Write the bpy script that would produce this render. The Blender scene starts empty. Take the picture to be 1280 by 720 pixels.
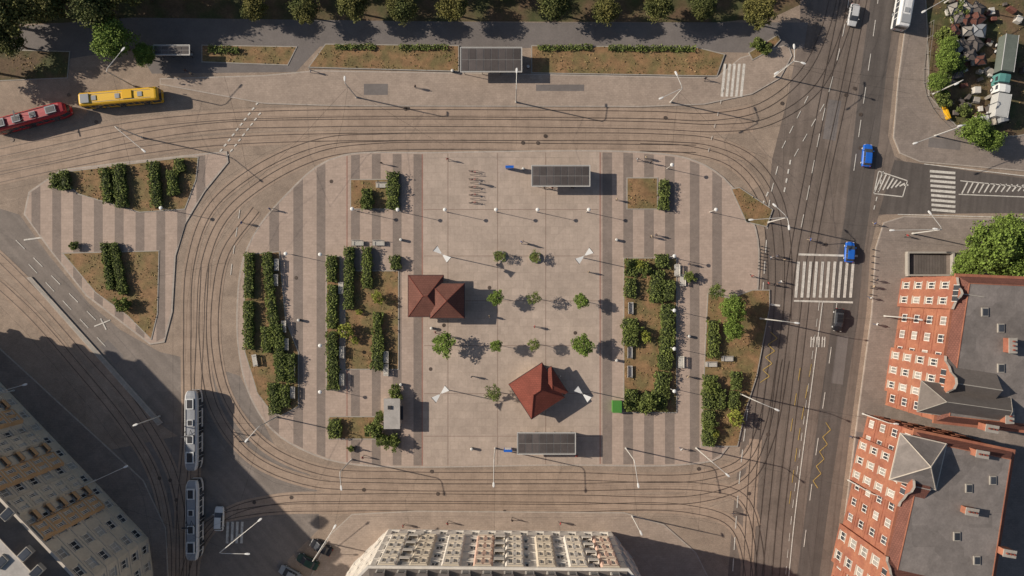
import bpy, math, random
import numpy as np
from mathutils import Vector, Matrix
random.seed(7); rng=np.random.default_rng(7)
S=6.4; H=133.33
def W(px,py,z=0.0):
    k=(H-z)/H
    return ((px-640)/S*k,(360-py)/S*k)
def V3(px,py,z,zz=None):
    x,y=W(px,py,z if zz is None else zz); return Vector((x,y,z))
scn=bpy.context.scene; coll=scn.collection
# ------------------------------------------------------------ materials
def M(name,base,v=(0.12,0.12,0.10),sc=(3.0,0.5,0.06),rough=0.85,metal=0.0,brick=None,island=0.0,streak=None,patch=None,bump=0.0,tint=None,spec=0.3,grid=None):
    m=bpy.data.materials.new(name); m.use_nodes=True
    nt=m.node_tree; N=nt.nodes; L=nt.links
    bs=N['Principled BSDF']; bs.inputs['Roughness'].default_value=rough; bs.inputs['Metallic'].default_value=metal
    bs.inputs['Specular IOR Level'].default_value=spec
    geo=N.new('ShaderNodeNewGeometry'); pos=geo.outputs['Position']
    fac=None
    def mul(a,b):
        if a is None: return b
        n=N.new('ShaderNodeMath'); n.operation='MULTIPLY'; L.new(a,n.inputs[0]); L.new(b,n.inputs[1]); return n.outputs[0]
    def rng_(o,lo,hi,fl=0.25,fh=0.75):
        n=N.new('ShaderNodeMapRange'); n.inputs['From Min'].default_value=fl; n.inputs['From Max'].default_value=fh
        n.inputs['To Min'].default_value=lo; n.inputs['To Max'].default_value=hi; L.new(o,n.inputs['Value']); return n.outputs['Result']
    first=None
    for a,s in zip(v,sc):
        if a<=0: continue
        n=N.new('ShaderNodeTexNoise'); n.inputs['Scale'].default_value=s; n.inputs['Detail'].default_value=5; n.inputs['Roughness'].default_value=0.65
        L.new(pos,n.inputs['Vector'])
        if first is None: first=n.outputs['Fac']
        fac=mul(fac,rng_(n.outputs['Fac'],1-a,1+a))
    if streak:
        ang,along,across,amt=streak
        mp=N.new('ShaderNodeMapping'); mp.inputs['Rotation'].default_value=(0,0,-ang); L.new(pos,mp.inputs['Vector'])
        mp2=N.new('ShaderNodeMapping'); mp2.inputs['Scale'].default_value=(along,across,1); L.new(mp.outputs[0],mp2.inputs['Vector'])
        n=N.new('ShaderNodeTexNoise'); n.inputs['Scale'].default_value=1; n.inputs['Detail'].default_value=4; L.new(mp2.outputs[0],n.inputs['Vector'])
        fac=mul(fac,rng_(n.outputs['Fac'],1-amt,1+amt,0.3,0.7))
    if patch:
        s,amt=patch
        n=N.new('ShaderNodeTexVoronoi'); n.distance='CHEBYCHEV'; n.inputs['Scale'].default_value=s; L.new(pos,n.inputs['Vector'])
        sp=N.new('ShaderNodeSeparateColor'); L.new(n.outputs['Color'],sp.inputs[0])
        fac=mul(fac,rng_(sp.outputs[0],1-amt,1+amt,0,1))
    if brick:
        s,w,h,mort,dark,ang=brick
        mp=N.new('ShaderNodeMapping'); mp.inputs['Rotation'].default_value=(0,0,ang); L.new(pos,mp.inputs['Vector'])
        n=N.new('ShaderNodeTexBrick'); n.inputs['Scale'].default_value=s; n.inputs['Brick Width'].default_value=w; n.inputs['Row Height'].default_value=h
        n.inputs['Mortar Size'].default_value=mort; n.inputs['Color1'].default_value=(1.04,)*3+(1,); n.inputs['Color2'].default_value=(0.93,)*3+(1,); n.inputs['Mortar'].default_value=(dark,)*3+(1,)
        L.new(mp.outputs[0],n.inputs['Vector'])
        sp=N.new('ShaderNodeSeparateColor'); L.new(n.outputs['Color'],sp.inputs[0]); fac=mul(fac,sp.outputs[0])
    if island>0:
        fac=mul(fac,rng_(geo.outputs['Random Per Island'],1-island,1+island,0,1))
    colnode=None
    if tint:
        n=N.new('ShaderNodeTexNoise'); n.inputs['Scale'].default_value=tint[1]; n.inputs['Detail'].default_value=4; L.new(pos,n.inputs['Vector'])
        mx=N.new('ShaderNodeMix'); mx.data_type='RGBA'; mx.inputs['A'].default_value=(*base,1); mx.inputs['B'].default_value=(*tint[0],1)
        L.new(rng_(n.outputs['Fac'],0,1,0.4,0.62),mx.inputs['Factor']); colnode=mx.outputs['Result']
    sv=N.new('ShaderNodeVectorMath'); sv.operation='SCALE'
    if colnode: L.new(colnode,sv.inputs[0])
    else: sv.inputs[0].default_value=base
    if fac is not None: L.new(fac,sv.inputs['Scale'])
    else: sv.inputs['Scale'].default_value=1
    L.new(sv.outputs[0],bs.inputs['Base Color'])
    if bump>0 and first is not None:
        b=N.new('ShaderNodeBump'); b.inputs['Strength'].default_value=bump; b.inputs['Distance'].default_value=0.05; L.new(first,b.inputs['Height']); L.new(b.outputs[0],bs.inputs['Normal'])
    return m
rd=math.radians
m_ground=M('paving_setts',(0.34,0.262,0.203),v=(0.16,0.18,0.16),brick=(1,0.5,0.25,0.03,0.8,0.3),patch=(0.11,0.08),bump=0.3)
m_asph=M('asphalt',(0.185,0.148,0.124),v=(0.14,0.14,0.14),streak=(rd(84),0.03,0.9,0.16),patch=(0.09,0.08),bump=0.3)
m_asph_d=M('asphalt_new',(0.118,0.101,0.091),v=(0.12,0.12,0.1),streak=(rd(83),0.03,0.9,0.16),bump=0.3)
m_asph_l=M('asphalt_side',(0.225,0.19,0.165),v=(0.14,0.14,0.12),streak=(rd(-48),0.04,0.7,0.14),patch=(0.12,0.07),bump=0.3)
m_path=M('asphalt_path',(0.185,0.163,0.152),v=(0.12,0.12,0.12),patch=(0.1,0.05),bump=0.2)
m_plaza=M('plaza_slabs',(0.45,0.36,0.295),v=(0.10,0.11,0.09),brick=(1,1.5,1.5,0.035,0.86,0),patch=(0.14,0.05))
m_pink=M('plaza_pink',(0.445,0.342,0.278),v=(0.10,0.11,0.09),brick=(1,1.0,0.5,0.03,0.88,0))
m_band=M('plaza_dark_band',(0.262,0.21,0.178),v=(0.12,0.14,0.1),brick=(1,0.5,0.25,0.03,0.85,0))
m_seam=M('plaza_seam',(0.29,0.215,0.175))
m_red=M('red_seam',(0.33,0.165,0.125))
m_walk=M('pavement',(0.375,0.295,0.238),v=(0.13,0.15,0.13),brick=(1,0.7,0.35,0.03,0.85,0.05),patch=(0.15,0.06))
m_walk2=M('pavement_grey',(0.27,0.222,0.19),v=(0.13,0.15,0.13),brick=(1,0.7,0.35,0.03,0.85,0.05),patch=(0.13,0.08))
m_slab=M('track_concrete',(0.365,0.272,0.207),v=(0.14,0.18,0.14),brick=(1,3.2,2.4,0.05,0.84,0),bump=0.2)
m_rail=M('rail_steel',(0.12,0.092,0.075),v=(0.25,0.35,0),rough=0.45,metal=0.3)
m_kerb=M('kerb_stone',(0.44,0.38,0.325),v=(0.12,0.12,0),brick=(1,1,1,0.03,0.8,0))
m_white=M('road_paint',(0.62,0.58,0.52),v=(0.28,0.25,0),sc=(5,1,1))
m_yel=M('road_paint_yellow',(0.52,0.36,0.11),v=(0.3,0.2,0),sc=(5,1,1))
m_dry=M('dry_grass',(0.27,0.162,0.082),v=(0.3,0.3,0.15),sc=(4,0.9,0.1),tint=((0.18,0.14,0.062),0.35),bump=0.5)
m_soil=M('park_soil',(0.15,0.10,0.06),v=(0.3,0.3,0.2),sc=(3,0.7,0.1),tint=((0.08,0.085,0.034),0.22),bump=0.5)
m_tuft=M('grass_tuft',(0.27,0.18,0.09),v=(0,0.3,0),sc=(1,0.6,1),island=0.35,tint=((0.19,0.17,0.06),0.3))
m_hedge=M('hedge_leaves',(0.125,0.155,0.042),v=(0,0.3,0),sc=(1,0.7,1),island=0.45,tint=((0.165,0.20,0.048),0.25))
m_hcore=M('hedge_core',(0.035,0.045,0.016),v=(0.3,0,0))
m_leafd=M('tree_leaves_dark',(0.095,0.11,0.034),v=(0,0.35,0),sc=(1,0.5,1),island=0.45,tint=((0.17,0.155,0.045),0.12))
m_leafl=M('tree_leaves_light',(0.155,0.22,0.042),v=(0,0.3,0),sc=(1,0.7,1),island=0.4)
m_leafy=M('leaves_yellow_green',(0.26,0.28,0.05),v=(0,0.3,0),sc=(1,0.7,1),island=0.35)
m_bark=M('bark',(0.12,0.09,0.065),v=(0.3,0.2,0))
m_pole=M('galvanised_pole',(0.60,0.58,0.54),v=(0.08,0,0),rough=0.5,metal=0.1)
m_lampw=M('lamp_white',(0.78,0.77,0.74),v=(0.04,0,0),rough=0.4)
m_sframe=M('shelter_frame',(0.26,0.245,0.23),v=(0.08,0,0),rough=0.5,metal=0.1)
m_wire=M('wire',(0.05,0.045,0.04),v=(0,0,0))
m_dkmetal=M('dark_metal',(0.06,0.06,0.065),v=(0.1,0,0),rough=0.5,metal=0.4)
m_glass=M('window_glass',(0.05,0.055,0.065),v=(0,0.2,0),rough=0.12,spec=0.6,island=0.4)
m_glass2=M('window_curtain',(0.36,0.34,0.31),v=(0,0.2,0),rough=0.3,island=0.4)
m_roofglass=M('shelter_roof_panel',(0.10,0.085,0.08),v=(0.1,0.2,0),rough=0.5,island=0.25)
m_wood=M('bench_wood',(0.58,0.55,0.50),v=(0.15,0.1,0))
m_tile=M('roof_tile_red',(0.25,0.072,0.05),v=(0.15,0.2,0),brick=(1,0.3,0.35,0.05,0.72,0))
m_tileb=M('roof_tile_brown',(0.185,0.078,0.058),v=(0.15,0.2,0),brick=(1,0.3,0.35,0.05,0.72,0))
m_brick=M('orange_brick',(0.36,0.15,0.09),v=(0.18,0.18,0.12),bump=0.2,tint=((0.30,0.115,0.075),0.3))
m_trim=M('pale_trim',(0.58,0.51,0.43),v=(0.08,0.08,0))
m_frame=M('white_frame',(0.74,0.71,0.66),v=(0.05,0,0))
m_flat=M('bitumen_roof',(0.205,0.18,0.166),v=(0.14,0.22,0.16),patch=(0.2,0.12))
m_flatl=M('membrane_roof',(0.42,0.39,0.36),v=(0.1,0.18,0.1),patch=(0.2,0.07))
m_slate=M('slate',(0.14,0.12,0.108),v=(0.15,0.15,0),island=0.15)
m_cream=M('cream_render',(0.62,0.54,0.43),v=(0.08,0.14,0.06))
m_pale=M('pale_render',(0.68,0.63,0.56),v=(0.08,0.14,0.06))
m_pinkr=M('pink_render',(0.62,0.42,0.33),v=(0.08,0.14,0.06))
m_ochre=M('ochre_render',(0.58,0.36,0.19),v=(0.08,0.14,0.06))
m_conc=M('concrete',(0.36,0.33,0.29),v=(0.12,0.14,0))
m_rubber=M('rubber',(0.02,0.02,0.02),v=(0.1,0,0))
m_skin=M('skin',(0.45,0.28,0.2),v=(0,0,0)); m_hair=M('hair',(0.04,0.025,0.015),v=(0.1,0,0))
def paint(n,c,r=0.3): return M(n,c,v=(0.03,0.05,0),rough=r,spec=0.5)
p_blue=paint('blue_paint',(0.02,0.13,0.55)); p_black=paint('black_paint',(0.02,0.02,0.023)); p_whitep=paint('white_paint',(0.72,0.72,0.70)); p_red=paint('red_paint',(0.42,0.02,0.03)); p_yel=paint('yellow_paint',(0.74,0.42,0.02)); p_grey=paint('grey_paint',(0.32,0.33,0.34)); p_green=paint('green_paint',(0.03,0.2,0.12)); p_dgreen=paint('dark_green_paint',(0.03,0.06,0.04)); p_silver=paint('silver_paint',(0.55,0.55,0.55)); p_lamp=paint('lamp_lens',(0.6,0.55,0.5)); p_tail=paint('tail_lens',(0.4,0.02,0.02))
# ------------------------------------------------------------ mesh builder
class MB:
    def __init__(s): s.v=[]; s.f=[]; s.m=[]
    def poly(s,pts,mi=0):
        b=len(s.v); s.v+= [tuple(p) for p in pts]; s.f.append(tuple(range(b,b+len(pts)))); s.m.append(mi)
    def box(s,c,size,mi=0,ang=0.0,skip_bottom=False):
        cx,cy,cz=c; hx,hy,hz=[d/2 for d in size]; ca,sa=math.cos(ang),math.sin(ang)
        b=len(s.v)
        for dz in(-hz,hz):
            for dx,dy in((-hx,-hy),(hx,-hy),(hx,hy),(-hx,hy)):
                s.v.append((cx+dx*ca-dy*sa,cy+dx*sa+dy*ca,cz+dz))
        for f in((3,2,1,0),(4,5,6,7),(0,1,5,4),(1,2,6,5),(2,3,7,6),(3,0,4,7)):
            s.f.append(tuple(b+i for i in f)); s.m.append(mi)
    def prism(s,pts,z0,z1,mi=0,mtop=None,bottom=False):
        n=len(pts); b=len(s.v)
        s.v+=[(p[0],p[1],z0) for p in pts]+[(p[0],p[1],z1) for p in pts]
        for i in range(n):
            j=(i+1)%n; s.f.append((b+i,b+j,b+n+j,b+n+i)); s.m.append(mi)
        s.f.append(tuple(b+n+i for i in range(n))); s.m.append(mi if mtop is None else mtop)
    def beam(s,a,b_,r,mi=0,sides=6,r2=None,cap=True):
        a=Vector(a); b_=Vector(b_); d=(b_-a)
        if d.length<1e-6: return
        d.normalize(); u=d.cross(Vector((0,0,1)))
        if u.length<1e-3: u=Vector((1,0,0))
        u.normalize(); w=d.cross(u); r2=r if r2 is None else r2; b=len(s.v)
        for c,rr in((a,r),(b_,r2)):
            for i in range(sides):
                t=2*math.pi*(i+.5)/sides; s.v.append(tuple(c+u*math.cos(t)*rr+w*math.sin(t)*rr))
        for i in range(sides):
            j=(i+1)%sides; s.f.append((b+i,b+j,b+sides+j,b+sides+i)); s.m.append(mi)
        if cap:
            s.f.append(tuple(b+i for i in range(sides))[::-1]); s.m.append(mi)
            s.f.append(tuple(b+sides+i for i in range(sides))); s.m.append(mi)
    def loft(s,rings,mis,cap=True,capm=0):
        n=len(rings[0]); b=len(s.v)
        for r in rings: s.v+=[tuple(p) for p in r]
        for k in range(len(rings)-1):
            for i in range(n):
                j=(i+1)%n; s.f.append((b+k*n+i,b+(k+1)*n+i,b+(k+1)*n+j,b+k*n+j)); s.m.append(mis[i])
        if cap:
            s.f.append(tuple(b+i for i in range(n))); s.m.append(capm)
            s.f.append(tuple(b+(len(rings)-1)*n+i for i in range(n))[::-1]); s.m.append(capm)
    def quads(s,Q,mi=0):
        b=len(s.v); s.v+= [tuple(p) for p in Q.reshape(-1,3)]
        n=len(Q)
        for i in range(n): s.f.append((b+4*i,b+4*i+1,b+4*i+2,b+4*i+3))
        s.m+=[mi]*n
    def mesh(s,name,mats,smooth=False):
        me=bpy.data.meshes.new(name); me.from_pydata(s.v,[],s.f)
        for m in mats: me.materials.append(m)
        me.polygons.foreach_set('material_index',s.m)
        if smooth: me.polygons.foreach_set('use_smooth',[True]*len(s.f))
        me.update(); return me
    def obj(s,name,mats,parent=None,smooth=False,loc=None,rot=0):
        return put(s.mesh(name,mats,smooth),name,loc,rot,parent)
def put(me,name,loc=None,rot=0,parent=None,scale=None):
    o=bpy.data.objects.new(name,me); coll.objects.link(o)
    if loc is not None: o.location=loc
    o.rotation_euler=(0,0,rot)
    if scale is not None: o.scale=scale
    if parent: o.parent=parent
    return o
def empty(name,loc=(0,0,0)):
    o=bpy.data.objects.new(name,None); o.location=loc; coll.objects.link(o); return o
def spline(pts,step=1.0,closed=False):
    P=[Vector((*W(*p),0)) for p in pts]
    out=[]; n=len(P)
    rngi=range(n if closed else n-1)
    for i in rngi:
        p0=P[(i-1)%n] if (closed or i>0) else P[0]*2-P[1]
        p1=P[i]; p2=P[(i+1)%n]; p3=P[(i+2)%n] if (closed or i+2<n) else P[-1]*2-P[-2]
        d=(p2-p1).length; k=max(2,int(d/step))
        t0=0;t1=t0+max((p1-p0).length,1e-3)**.5;t2=t1+max((p2-p1).length,1e-3)**.5;t3=t2+max((p3-p2).length,1e-3)**.5
        for q in range(k):
            t=t1+(t2-t1)*q/k
            A1=p0*((t1-t)/(t1-t0))+p1*((t-t0)/(t1-t0)); A2=p1*((t2-t)/(t2-t1))+p2*((t-t1)/(t2-t1)); A3=p2*((t3-t)/(t3-t2))+p3*((t-t2)/(t3-t2))
            B1=A1*((t2-t)/(t2-t0))+A2*((t-t0)/(t2-t0)); B2=A2*((t3-t)/(t3-t1))+A3*((t-t1)/(t3-t1))
            out.append(B1*((t2-t)/(t2-t1))+B2*((t-t1)/(t2-t1)))
    if not closed: out.append(P[-1])
    return out
def strip(mb,path,off,w,z,mi=0):
    n=len(path); L=[];R=[]
    for i,p in enumerate(path):
        d=path[min(i+1,n-1)]-path[max(i-1,0)]; d.normalize(); nn=Vector((-d.y,d.x,0))
        a=p+nn*(off+w/2); b=p+nn*(off-w/2); L.append((a.x,a.y,z)); R.append((b.x,b.y,z))
    b0=len(mb.v)
    for l,r in zip(L,R): mb.v+=[l,r]
    for i in range(n-1):
        mb.f.append((b0+2*i,b0+2*i+1,b0+2*i+3,b0+2*i+2)); mb.m.append(mi)
def px(pts,z=0): return [W(*p) for p in pts]
def ccw(pts):
    a=sum(pts[i][0]*pts[(i+1)%len(pts)][1]-pts[(i+1)%len(pts)][0]*pts[i][1] for i in range(len(pts)))
    return pts if a>0 else pts[::-1]
def sheet(name,pts,z,mat,smooth=False):
    P=[(p.x,p.y) for p in spline(pts,2.0,True)] if smooth else px(pts)
    mb=MB(); mb.poly([(x,y,z) for x,y in ccw(P)]); return mb.obj(name,[mat])
def offset(pts,d): # inward positive for ccw
    n=len(pts); out=[]
    for i in range(n):
        p0=Vector(pts[i-1]);p1=Vector(pts[i]);p2=Vector(pts[(i+1)%n])
        a=(p1-p0).normalized(); b=(p2-p1).normalized()
        na=Vector((-a.y,a.x)); nb=Vector((-b.y,b.x)); m=(na+nb)
        if m.length<1e-4: m=na
        m.normalize(); c=max(0.35,m.dot(na)); q=p1+m*(d/c); out.append((q.x,q.y))
    return out
def raised(name,pts,mat,h=0.14,smooth=False,kerb=0.22):
    P=[(p.x,p.y) for p in spline(pts,2.0,True)] if smooth else px(pts)
    P=ccw(P); mb=MB(); mb.prism(P,-0.05,h,0,0)
    I=offset(P,kerb); mb.poly([(x,y,h+0.005) for x,y in I],1)
    return mb.obj(name,[m_kerb,mat]),P
# ------------------------------------------------------------ ground
mb=MB(); mb.poly([(-700,-700,0),(700,-700,0),(700,700,0),(-700,700,0)]); mb.obj('ground',[m_ground])
MAIN=[(1005,-200),(1000,-60),(1000,40),(985,120),(965,200),(956,300),(948,400),(930,520),(918,620),(905,780),(890,900),(1020,900),(1036,770),(1050,640),(1068,500),(1083,390),(1088,310),(1098,270),(1130,262),(1300,268),(1500,280),(1500,235),(1300,222),(1140,207),(1118,195),(1110,170),(1118,90),(1138,-60),(1160,-200)]
sheet('main_road',MAIN,0.004,m_asph)
sheet('main_road_lane',[(1150,-200),(1128,-60),(1108,90),(1098,180),(1086,270),(1078,330),(1072,400),(1056,500),(1040,600),(1024,720),(1012,900),(985,900),(996,720),(1012,600),(1026,500),(1040,400),(1046,330),(1056,270),(1066,180),(1076,90),(1096,-60),(1118,-200)],0.006,m_asph_d)
sheet('side_street',[(1098,268),(1118,200),(1300,226),(1500,240),(1500,276),(1300,266)],0.0065,m_asph_d)
sheet('left_street',[(-200,130),(-60,235),(-10,258),(24,268),(60,318),(110,378),(150,412),(200,440),(222,445),(222,545),(200,530),(110,425),(35,345),(-60,290),(-200,200)],0.004,m_asph_l)
sheet('park_path',[(-200,50),(165,22),(640,28),(1010,28),(1005,60),(940,66),(660,60),(400,58),(370,90),(190,92),(170,60),(-200,120)],0.005,m_path)
sheet('park_soil',[(-300,-260),(1005,-260),(1003,-60),(1000,6),(970,20),(900,28),(640,27),(165,26),(-300,40)],0.004,m_soil)
# pavements
raised('pavement',[(395,88),(640,92),(895,97),(925,72),(985,55),(990,70),(975,98),(940,118),(880,131),(800,134),(420,133),(330,130),(200,106),(200,98),(330,94)],m_walk)
raised('pavement',[(1140,-200),(1300,-200),(1500,-200),(1500,228),(1300,216),(1150,203),(1124,192),(1116,172),(1122,100),(1134,10),(1150,-100)],m_walk2)
raised('pavement',[(1104,278),(1130,270),(1300,275),(1500,287),(1500,900),(1026,900),(1040,770),(1056,640),(1074,500),(1089,390),(1094,310)],m_walk2)
raised('pavement',[(412,668),(440,642),(520,638),(780,640),(830,655),(870,690),(895,740),(880,900),(380,900),(370,760)],m_walk)
raised('pavement',[(-300,330),(-60,380),(30,462),(120,545),(180,600),(208,660),(212,740),(215,900),(-300,900)],m_walk2)
sheet('left_lower_street',[(222,445),(300,470),(345,560),(395,600),(400,660),(360,700),(350,900),(215,900),(212,740),(208,660),(180,600),(140,562),(222,545)],0.0045,m_asph_l)
# ------------------------------------------------------------ plaza
PL=[(430,193),(540,190),(810,190),(868,200),(905,222),(935,262),(948,300),(944,400),(930,480),(918,540),(900,572),(860,581),(700,582),(440,581),(385,566),(340,538),(312,495),(298,440),(296,380),(303,325),(325,280),(360,240),(395,208)]
o,PP=raised('plaza',PL,m_pink,0.14,True,0.3)
def yr(xw):
    ys=[]
    for i in range(len(PP)):
        a=PP[i]; b=PP[(i+1)%len(PP)]
        if (a[0]-xw)*(b[0]-xw)<0: ys.append(a[1]+(b[1]-a[1])*(xw-a[0])/(b[0]-a[0]))
    return (min(ys)+0.45,max(ys)-0.45) if len(ys)>=2 else None
def pband(mb,x0,x1,z,mi=0):
    a=W(x0,0)[0]; b=W(x1,0)[0]; k=max(1,int((b-a)/2.0))
    for i in range(k):
        u=a+(b-a)*i/k; v=a+(b-a)*(i+1)/k; A=yr(u);B=yr(v)
        if A and B: mb.poly([(u,A[0],z),(v,B[0],z),(v,B[1],z),(u,A[1],z)],mi)
mb=MB()
pband(mb,529,750,0.149,1)
for x in(517,491,465,439,396): pband(mb,x,x+11,0.149,0)
for x in(367,337): pband(mb,x,x+12,0.149,0)
for x in(753,779,805,831,862,890,918): pband(mb,x,x+12,0.149,0)
mb.obj('plaza_paving_bands',[m_band,m_plaza])
mb=MB()
for x in(560,622,682): pband(mb,x-0.5,x+0.5,0.153,0)
for x in(434,750,528): pband(mb,x-0.6,x+0.6,0.153,1)
for y in(262,320,376,432,492,545):
    a=W(530,y); b=W(748,y); mb.poly([(a[0],a[1]-.07,0.156),(b[0],a[1]-.07,0.156),(b[0],a[1]+.07,0.156),(a[0],a[1]+.07,0.156)],0)
mb.obj('plaza_drain_lines',[m_seam,m_red])
ISL=[(76,212),(150,203),(240,193),(284,189),(286,203),(256,240),(232,280),(220,320),(216,390),(206,428),(188,431),(150,402),(108,370),(62,312),(30,268),(36,240)]
o,PP2=raised('traffic_island',ISL,m_pink,0.14,False,0.3)
sv=PP; PP=PP2
mb=MB()
for x in(40,66,92,118,144,170,196,222,246): pband(mb,x,x+11,0.149)
mb.obj('island_paving_bands',[m_band]); PP=sv
raised('tram_platform',[(34,347),(40,346),(204,528),(198,532)],m_conc,0.25)
# ------------------------------------------------------------ tracks
TR=[
 [(-120,222),(-40,200),(60,178),(160,158),(260,147),(400,142),(640,142),(820,144),(890,146),(950,134),(1000,96),(1030,40),(1048,-40),(1060,-140)],
 [(-120,240),(-40,218),(70,196),(170,172),(270,158),(400,154),(640,154),(820,157),(900,160),(960,152),(1020,112),(1055,40),(1072,-40),(1084,-140)],
 [(-120,256),(-20,228),(90,204),(190,186),(290,176),(400,172),(640,171),(820,172),(890,178),(940,200),(972,245),(984,310),(984,400)],
 [(870,186),(700,184),(470,184),(400,194),(330,228),(280,272),(256,330),(250,420),(246,520),(242,640),(241,800)],
 [(640,171),(480,172),(400,178),(320,212),(262,262),(238,330),(234,430),(234,540),(226,640),(224,800)],
 [(800,184),(860,187),(915,204),(950,245),(963,310),(962,400),(950,500),(940,600),(932,740),(920,900)],
 [(1100,-140),(1086,-40),(1056,110),(1026,250),(1012,330),(1004,400),(990,520),(976,640),(966,760),(950,900)],
 [(1074,-140),(1062,-40),(1032,110),(1004,250),(990,330),(982,400),(968,520),(956,640),(944,760),(930,900)],
 [(320,262),(282,315),(270,370),(270,440),(286,500),(330,556),(400,588),(500,594),(700,595),(880,595),(930,575),(952,530),(966,450)],
 [(256,330),(254,430),(268,510),(312,570),(385,602),(480,608),(700,609),(880,609),(928,622),(948,680),(950,760)],
 [(241,760),(246,690),(280,645),(340,626),(440,622),(700,623),(880,622),(935,600),(962,550),(982,450)],
 [(224,780),(236,700),(262,655),(320,638),(440,634),(700,635),(860,636),(915,655),(935,710),(935,800)],
 [(-120,250),(-40,290),(40,362),(110,440),(170,510),(215,590),(228,660),(226,800)],
 [(-140,280),(-50,320),(28,382),(98,460),(155,530),(192,592),(208,660),(210,760)],
]
paths=[spline(t,1.5) for t in TR]
mb=MB()
xl=W(945,0)[0]
for i,p in enumerate(paths):
    if i in(6,7): continue
    run=[]
    for q in p+[None]:
        if q is not None and q.x<xl: run.append(q)
        else:
            if len(run)>2: strip(mb,run,0,2.5,0.008+0.002*i)
            run=[]
mb.obj('tram_track_bed',[m_slab])
mb=MB()
for i,p in enumerate(paths):
    for s in(-1,1): strip(mb,p,s*0.72,0.135,0.038+0.002*i)
mb.obj('tram_rails',[m_rail])
# ------------------------------------------------------------ road markings
ZM=0.072
mk=MB()
def line(pts,w=0.16,dash=None,mi=0,z=ZM,mbx=None):
    mbx=mbx or mk
    P=spline(pts,0.8)
    if not dash: strip(mbx,P,0,w,z,mi); return
    on,off=dash; acc=0; cur=[P[0]]; state=True
    for a,b in zip(P[:-1],P[1:]):
        d=(b-a).length; acc+=d
        if state: cur.append(b)
        if acc>=(on if state else off):
            if state and len(cur)>1: strip(mbx,cur,0,w,z,mi)
            state=not state; acc=0; cur=[b]
line([(1110,-100),(1092,40),(1076,150),(1062,250)],0.16,(3,3))
line([(1072,-100),(1056,30),(1030,140),(1008,250),(998,300)],0.14,(2.4,2.4))
line([(1028,378),(1012,500),(994,640),(980,780)],0.2)
line([(1024,378),(1008,500),(990,640),(976,780)],0.12,(1.2,1.2))
line([(1046,378),(1034,470),(1018,580),(1000,720)],0.16,(3,5))
line([(958,300),(950,400),(936,500),(924,600),(914,740)],0.18,(2.0,1.6))
line([(972,208),(962,250),(958,296)],0.18,(1.6,1.6))
line([(988,200),(980,240)],0.3,(0.6,0.6)); line([(960,240),(950,262)],0.3,(0.6,0.6))
line([(1104,214),(1092,262)],0.2,(0.8,0.6))
line([(958,380),(975,382)],0.35)
line([(998,318),(1072,320)],0.4); line([(992,376),(1066,378)],0.35)
line([(1122,268),(1300,273)],0.15)
line([(1155,205),(1280,220)],0.15)
line([(20,300),(120,400)],0.15,(2,2)); line([(36,330),(150,452)],0.14,(2,2))
line([(30,300),(60,296)],0.3); line([(118,408),(138,400)],0.25);line([(126,398),(133,412)],0.25,z=ZM+.003)
line([(300,262),(290,330),(288,350)],0.14,(1.5,1.5))
line([(1010,120),(975,190)],0.15,(1,1)); line([(1030,130),(990,200)],0.15,(1,1))
for i in range(9):
    y=214+i*6; line([(1162+i*0.3,y),(1194,y+2.5)],0.5)
for i in range(10):
    x=998+i*7.6; line([(x,327),(x-3.5,372)],0.55)
for i in range(5):
    x=906+i*6; line([(x,80),(x-4,121)],0.5,z=0.152)
for i in range(4): line([(285+i*6,652),(284+i*6,679)],0.5)
for i in range(8):
    x=1093+i*5.2; line([(x,240-i*1.2),(x+10-i*0.6,216+i*2.2)],0.3)
line([(1092,242),(1098,214)],0.2); line([(1098,214),(1134,226)],0.2); line([(1134,226),(1128,246)],0.2); line([(1092,242),(1128,246)],0.2)
for i in range(12):
    x=1202+i*7; line([(x,242-i*0.3),(x+7,228+i*0.3)],0.28)
line([(1198,243),(1300,247)],0.18); line([(1200,226),(1300,236)],0.18)
def zig(a,b,n,amp):
    P=[]
    for i in range(n+1):
        t=i/n; x=a[0]+(b[0]-a[0])*t+(amp if i%2 else -amp); y=a[1]+(b[1]-a[1])*t; P.append((x,y))
    for u,v in zip(P[:-1],P[1:]): line([u,v],0.13,None,1,ZM+0.003)
zig((968,415),(955,478),8,5); zig((1036,528),(1018,610),9,4)
line([(1014,455),(996,560),(985,640)],0.12,(2,1.4),1,ZM+0.006)
line([(1000,460),(985,560)],0.12,(2,2),1,ZM+0.006)
for gx in(1014,1021,1028):
    line([(gx,421),(gx-0.8,434)],0.22); line([(gx+3,421),(gx+2.2,434)],0.22)
    line([(gx+1,424),(gx+3,424)],0.2,z=ZM+.003)
for k in range(12): line([(270+k*5,196-k*6.5),(273+k*5,193-k*6.5)],0.3)
for k in range(9): line([(283+k*5,196-k*6.5),(286+k*5,193-k*6.5)],0.26)
line([(885,190),(905,110)],0.12,(0.7,0.9),z=.152)
mk.obj('road_markings',[m_white,m_yel])
mb=MB()
for _ in range(60):
    x=random.uniform(0,1280); y=random.choice([random.uniform(100,190),random.uniform(585,640),random.uniform(190,700)])
    if 300<x<950 and 190<y<582: z=0.16
    elif 945<x<1080 or y<200 or y>585: z=0.08
    else: continue
    if x>1085: continue
    c=W(x,y); mb.poly([(c[0]+.38*math.cos(t*math.pi/5),c[1]+.38*math.sin(t*math.pi/5),z) for t in range(10)])
mb.obj('manhole_covers',[m_rail])
mb=MB()
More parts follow.
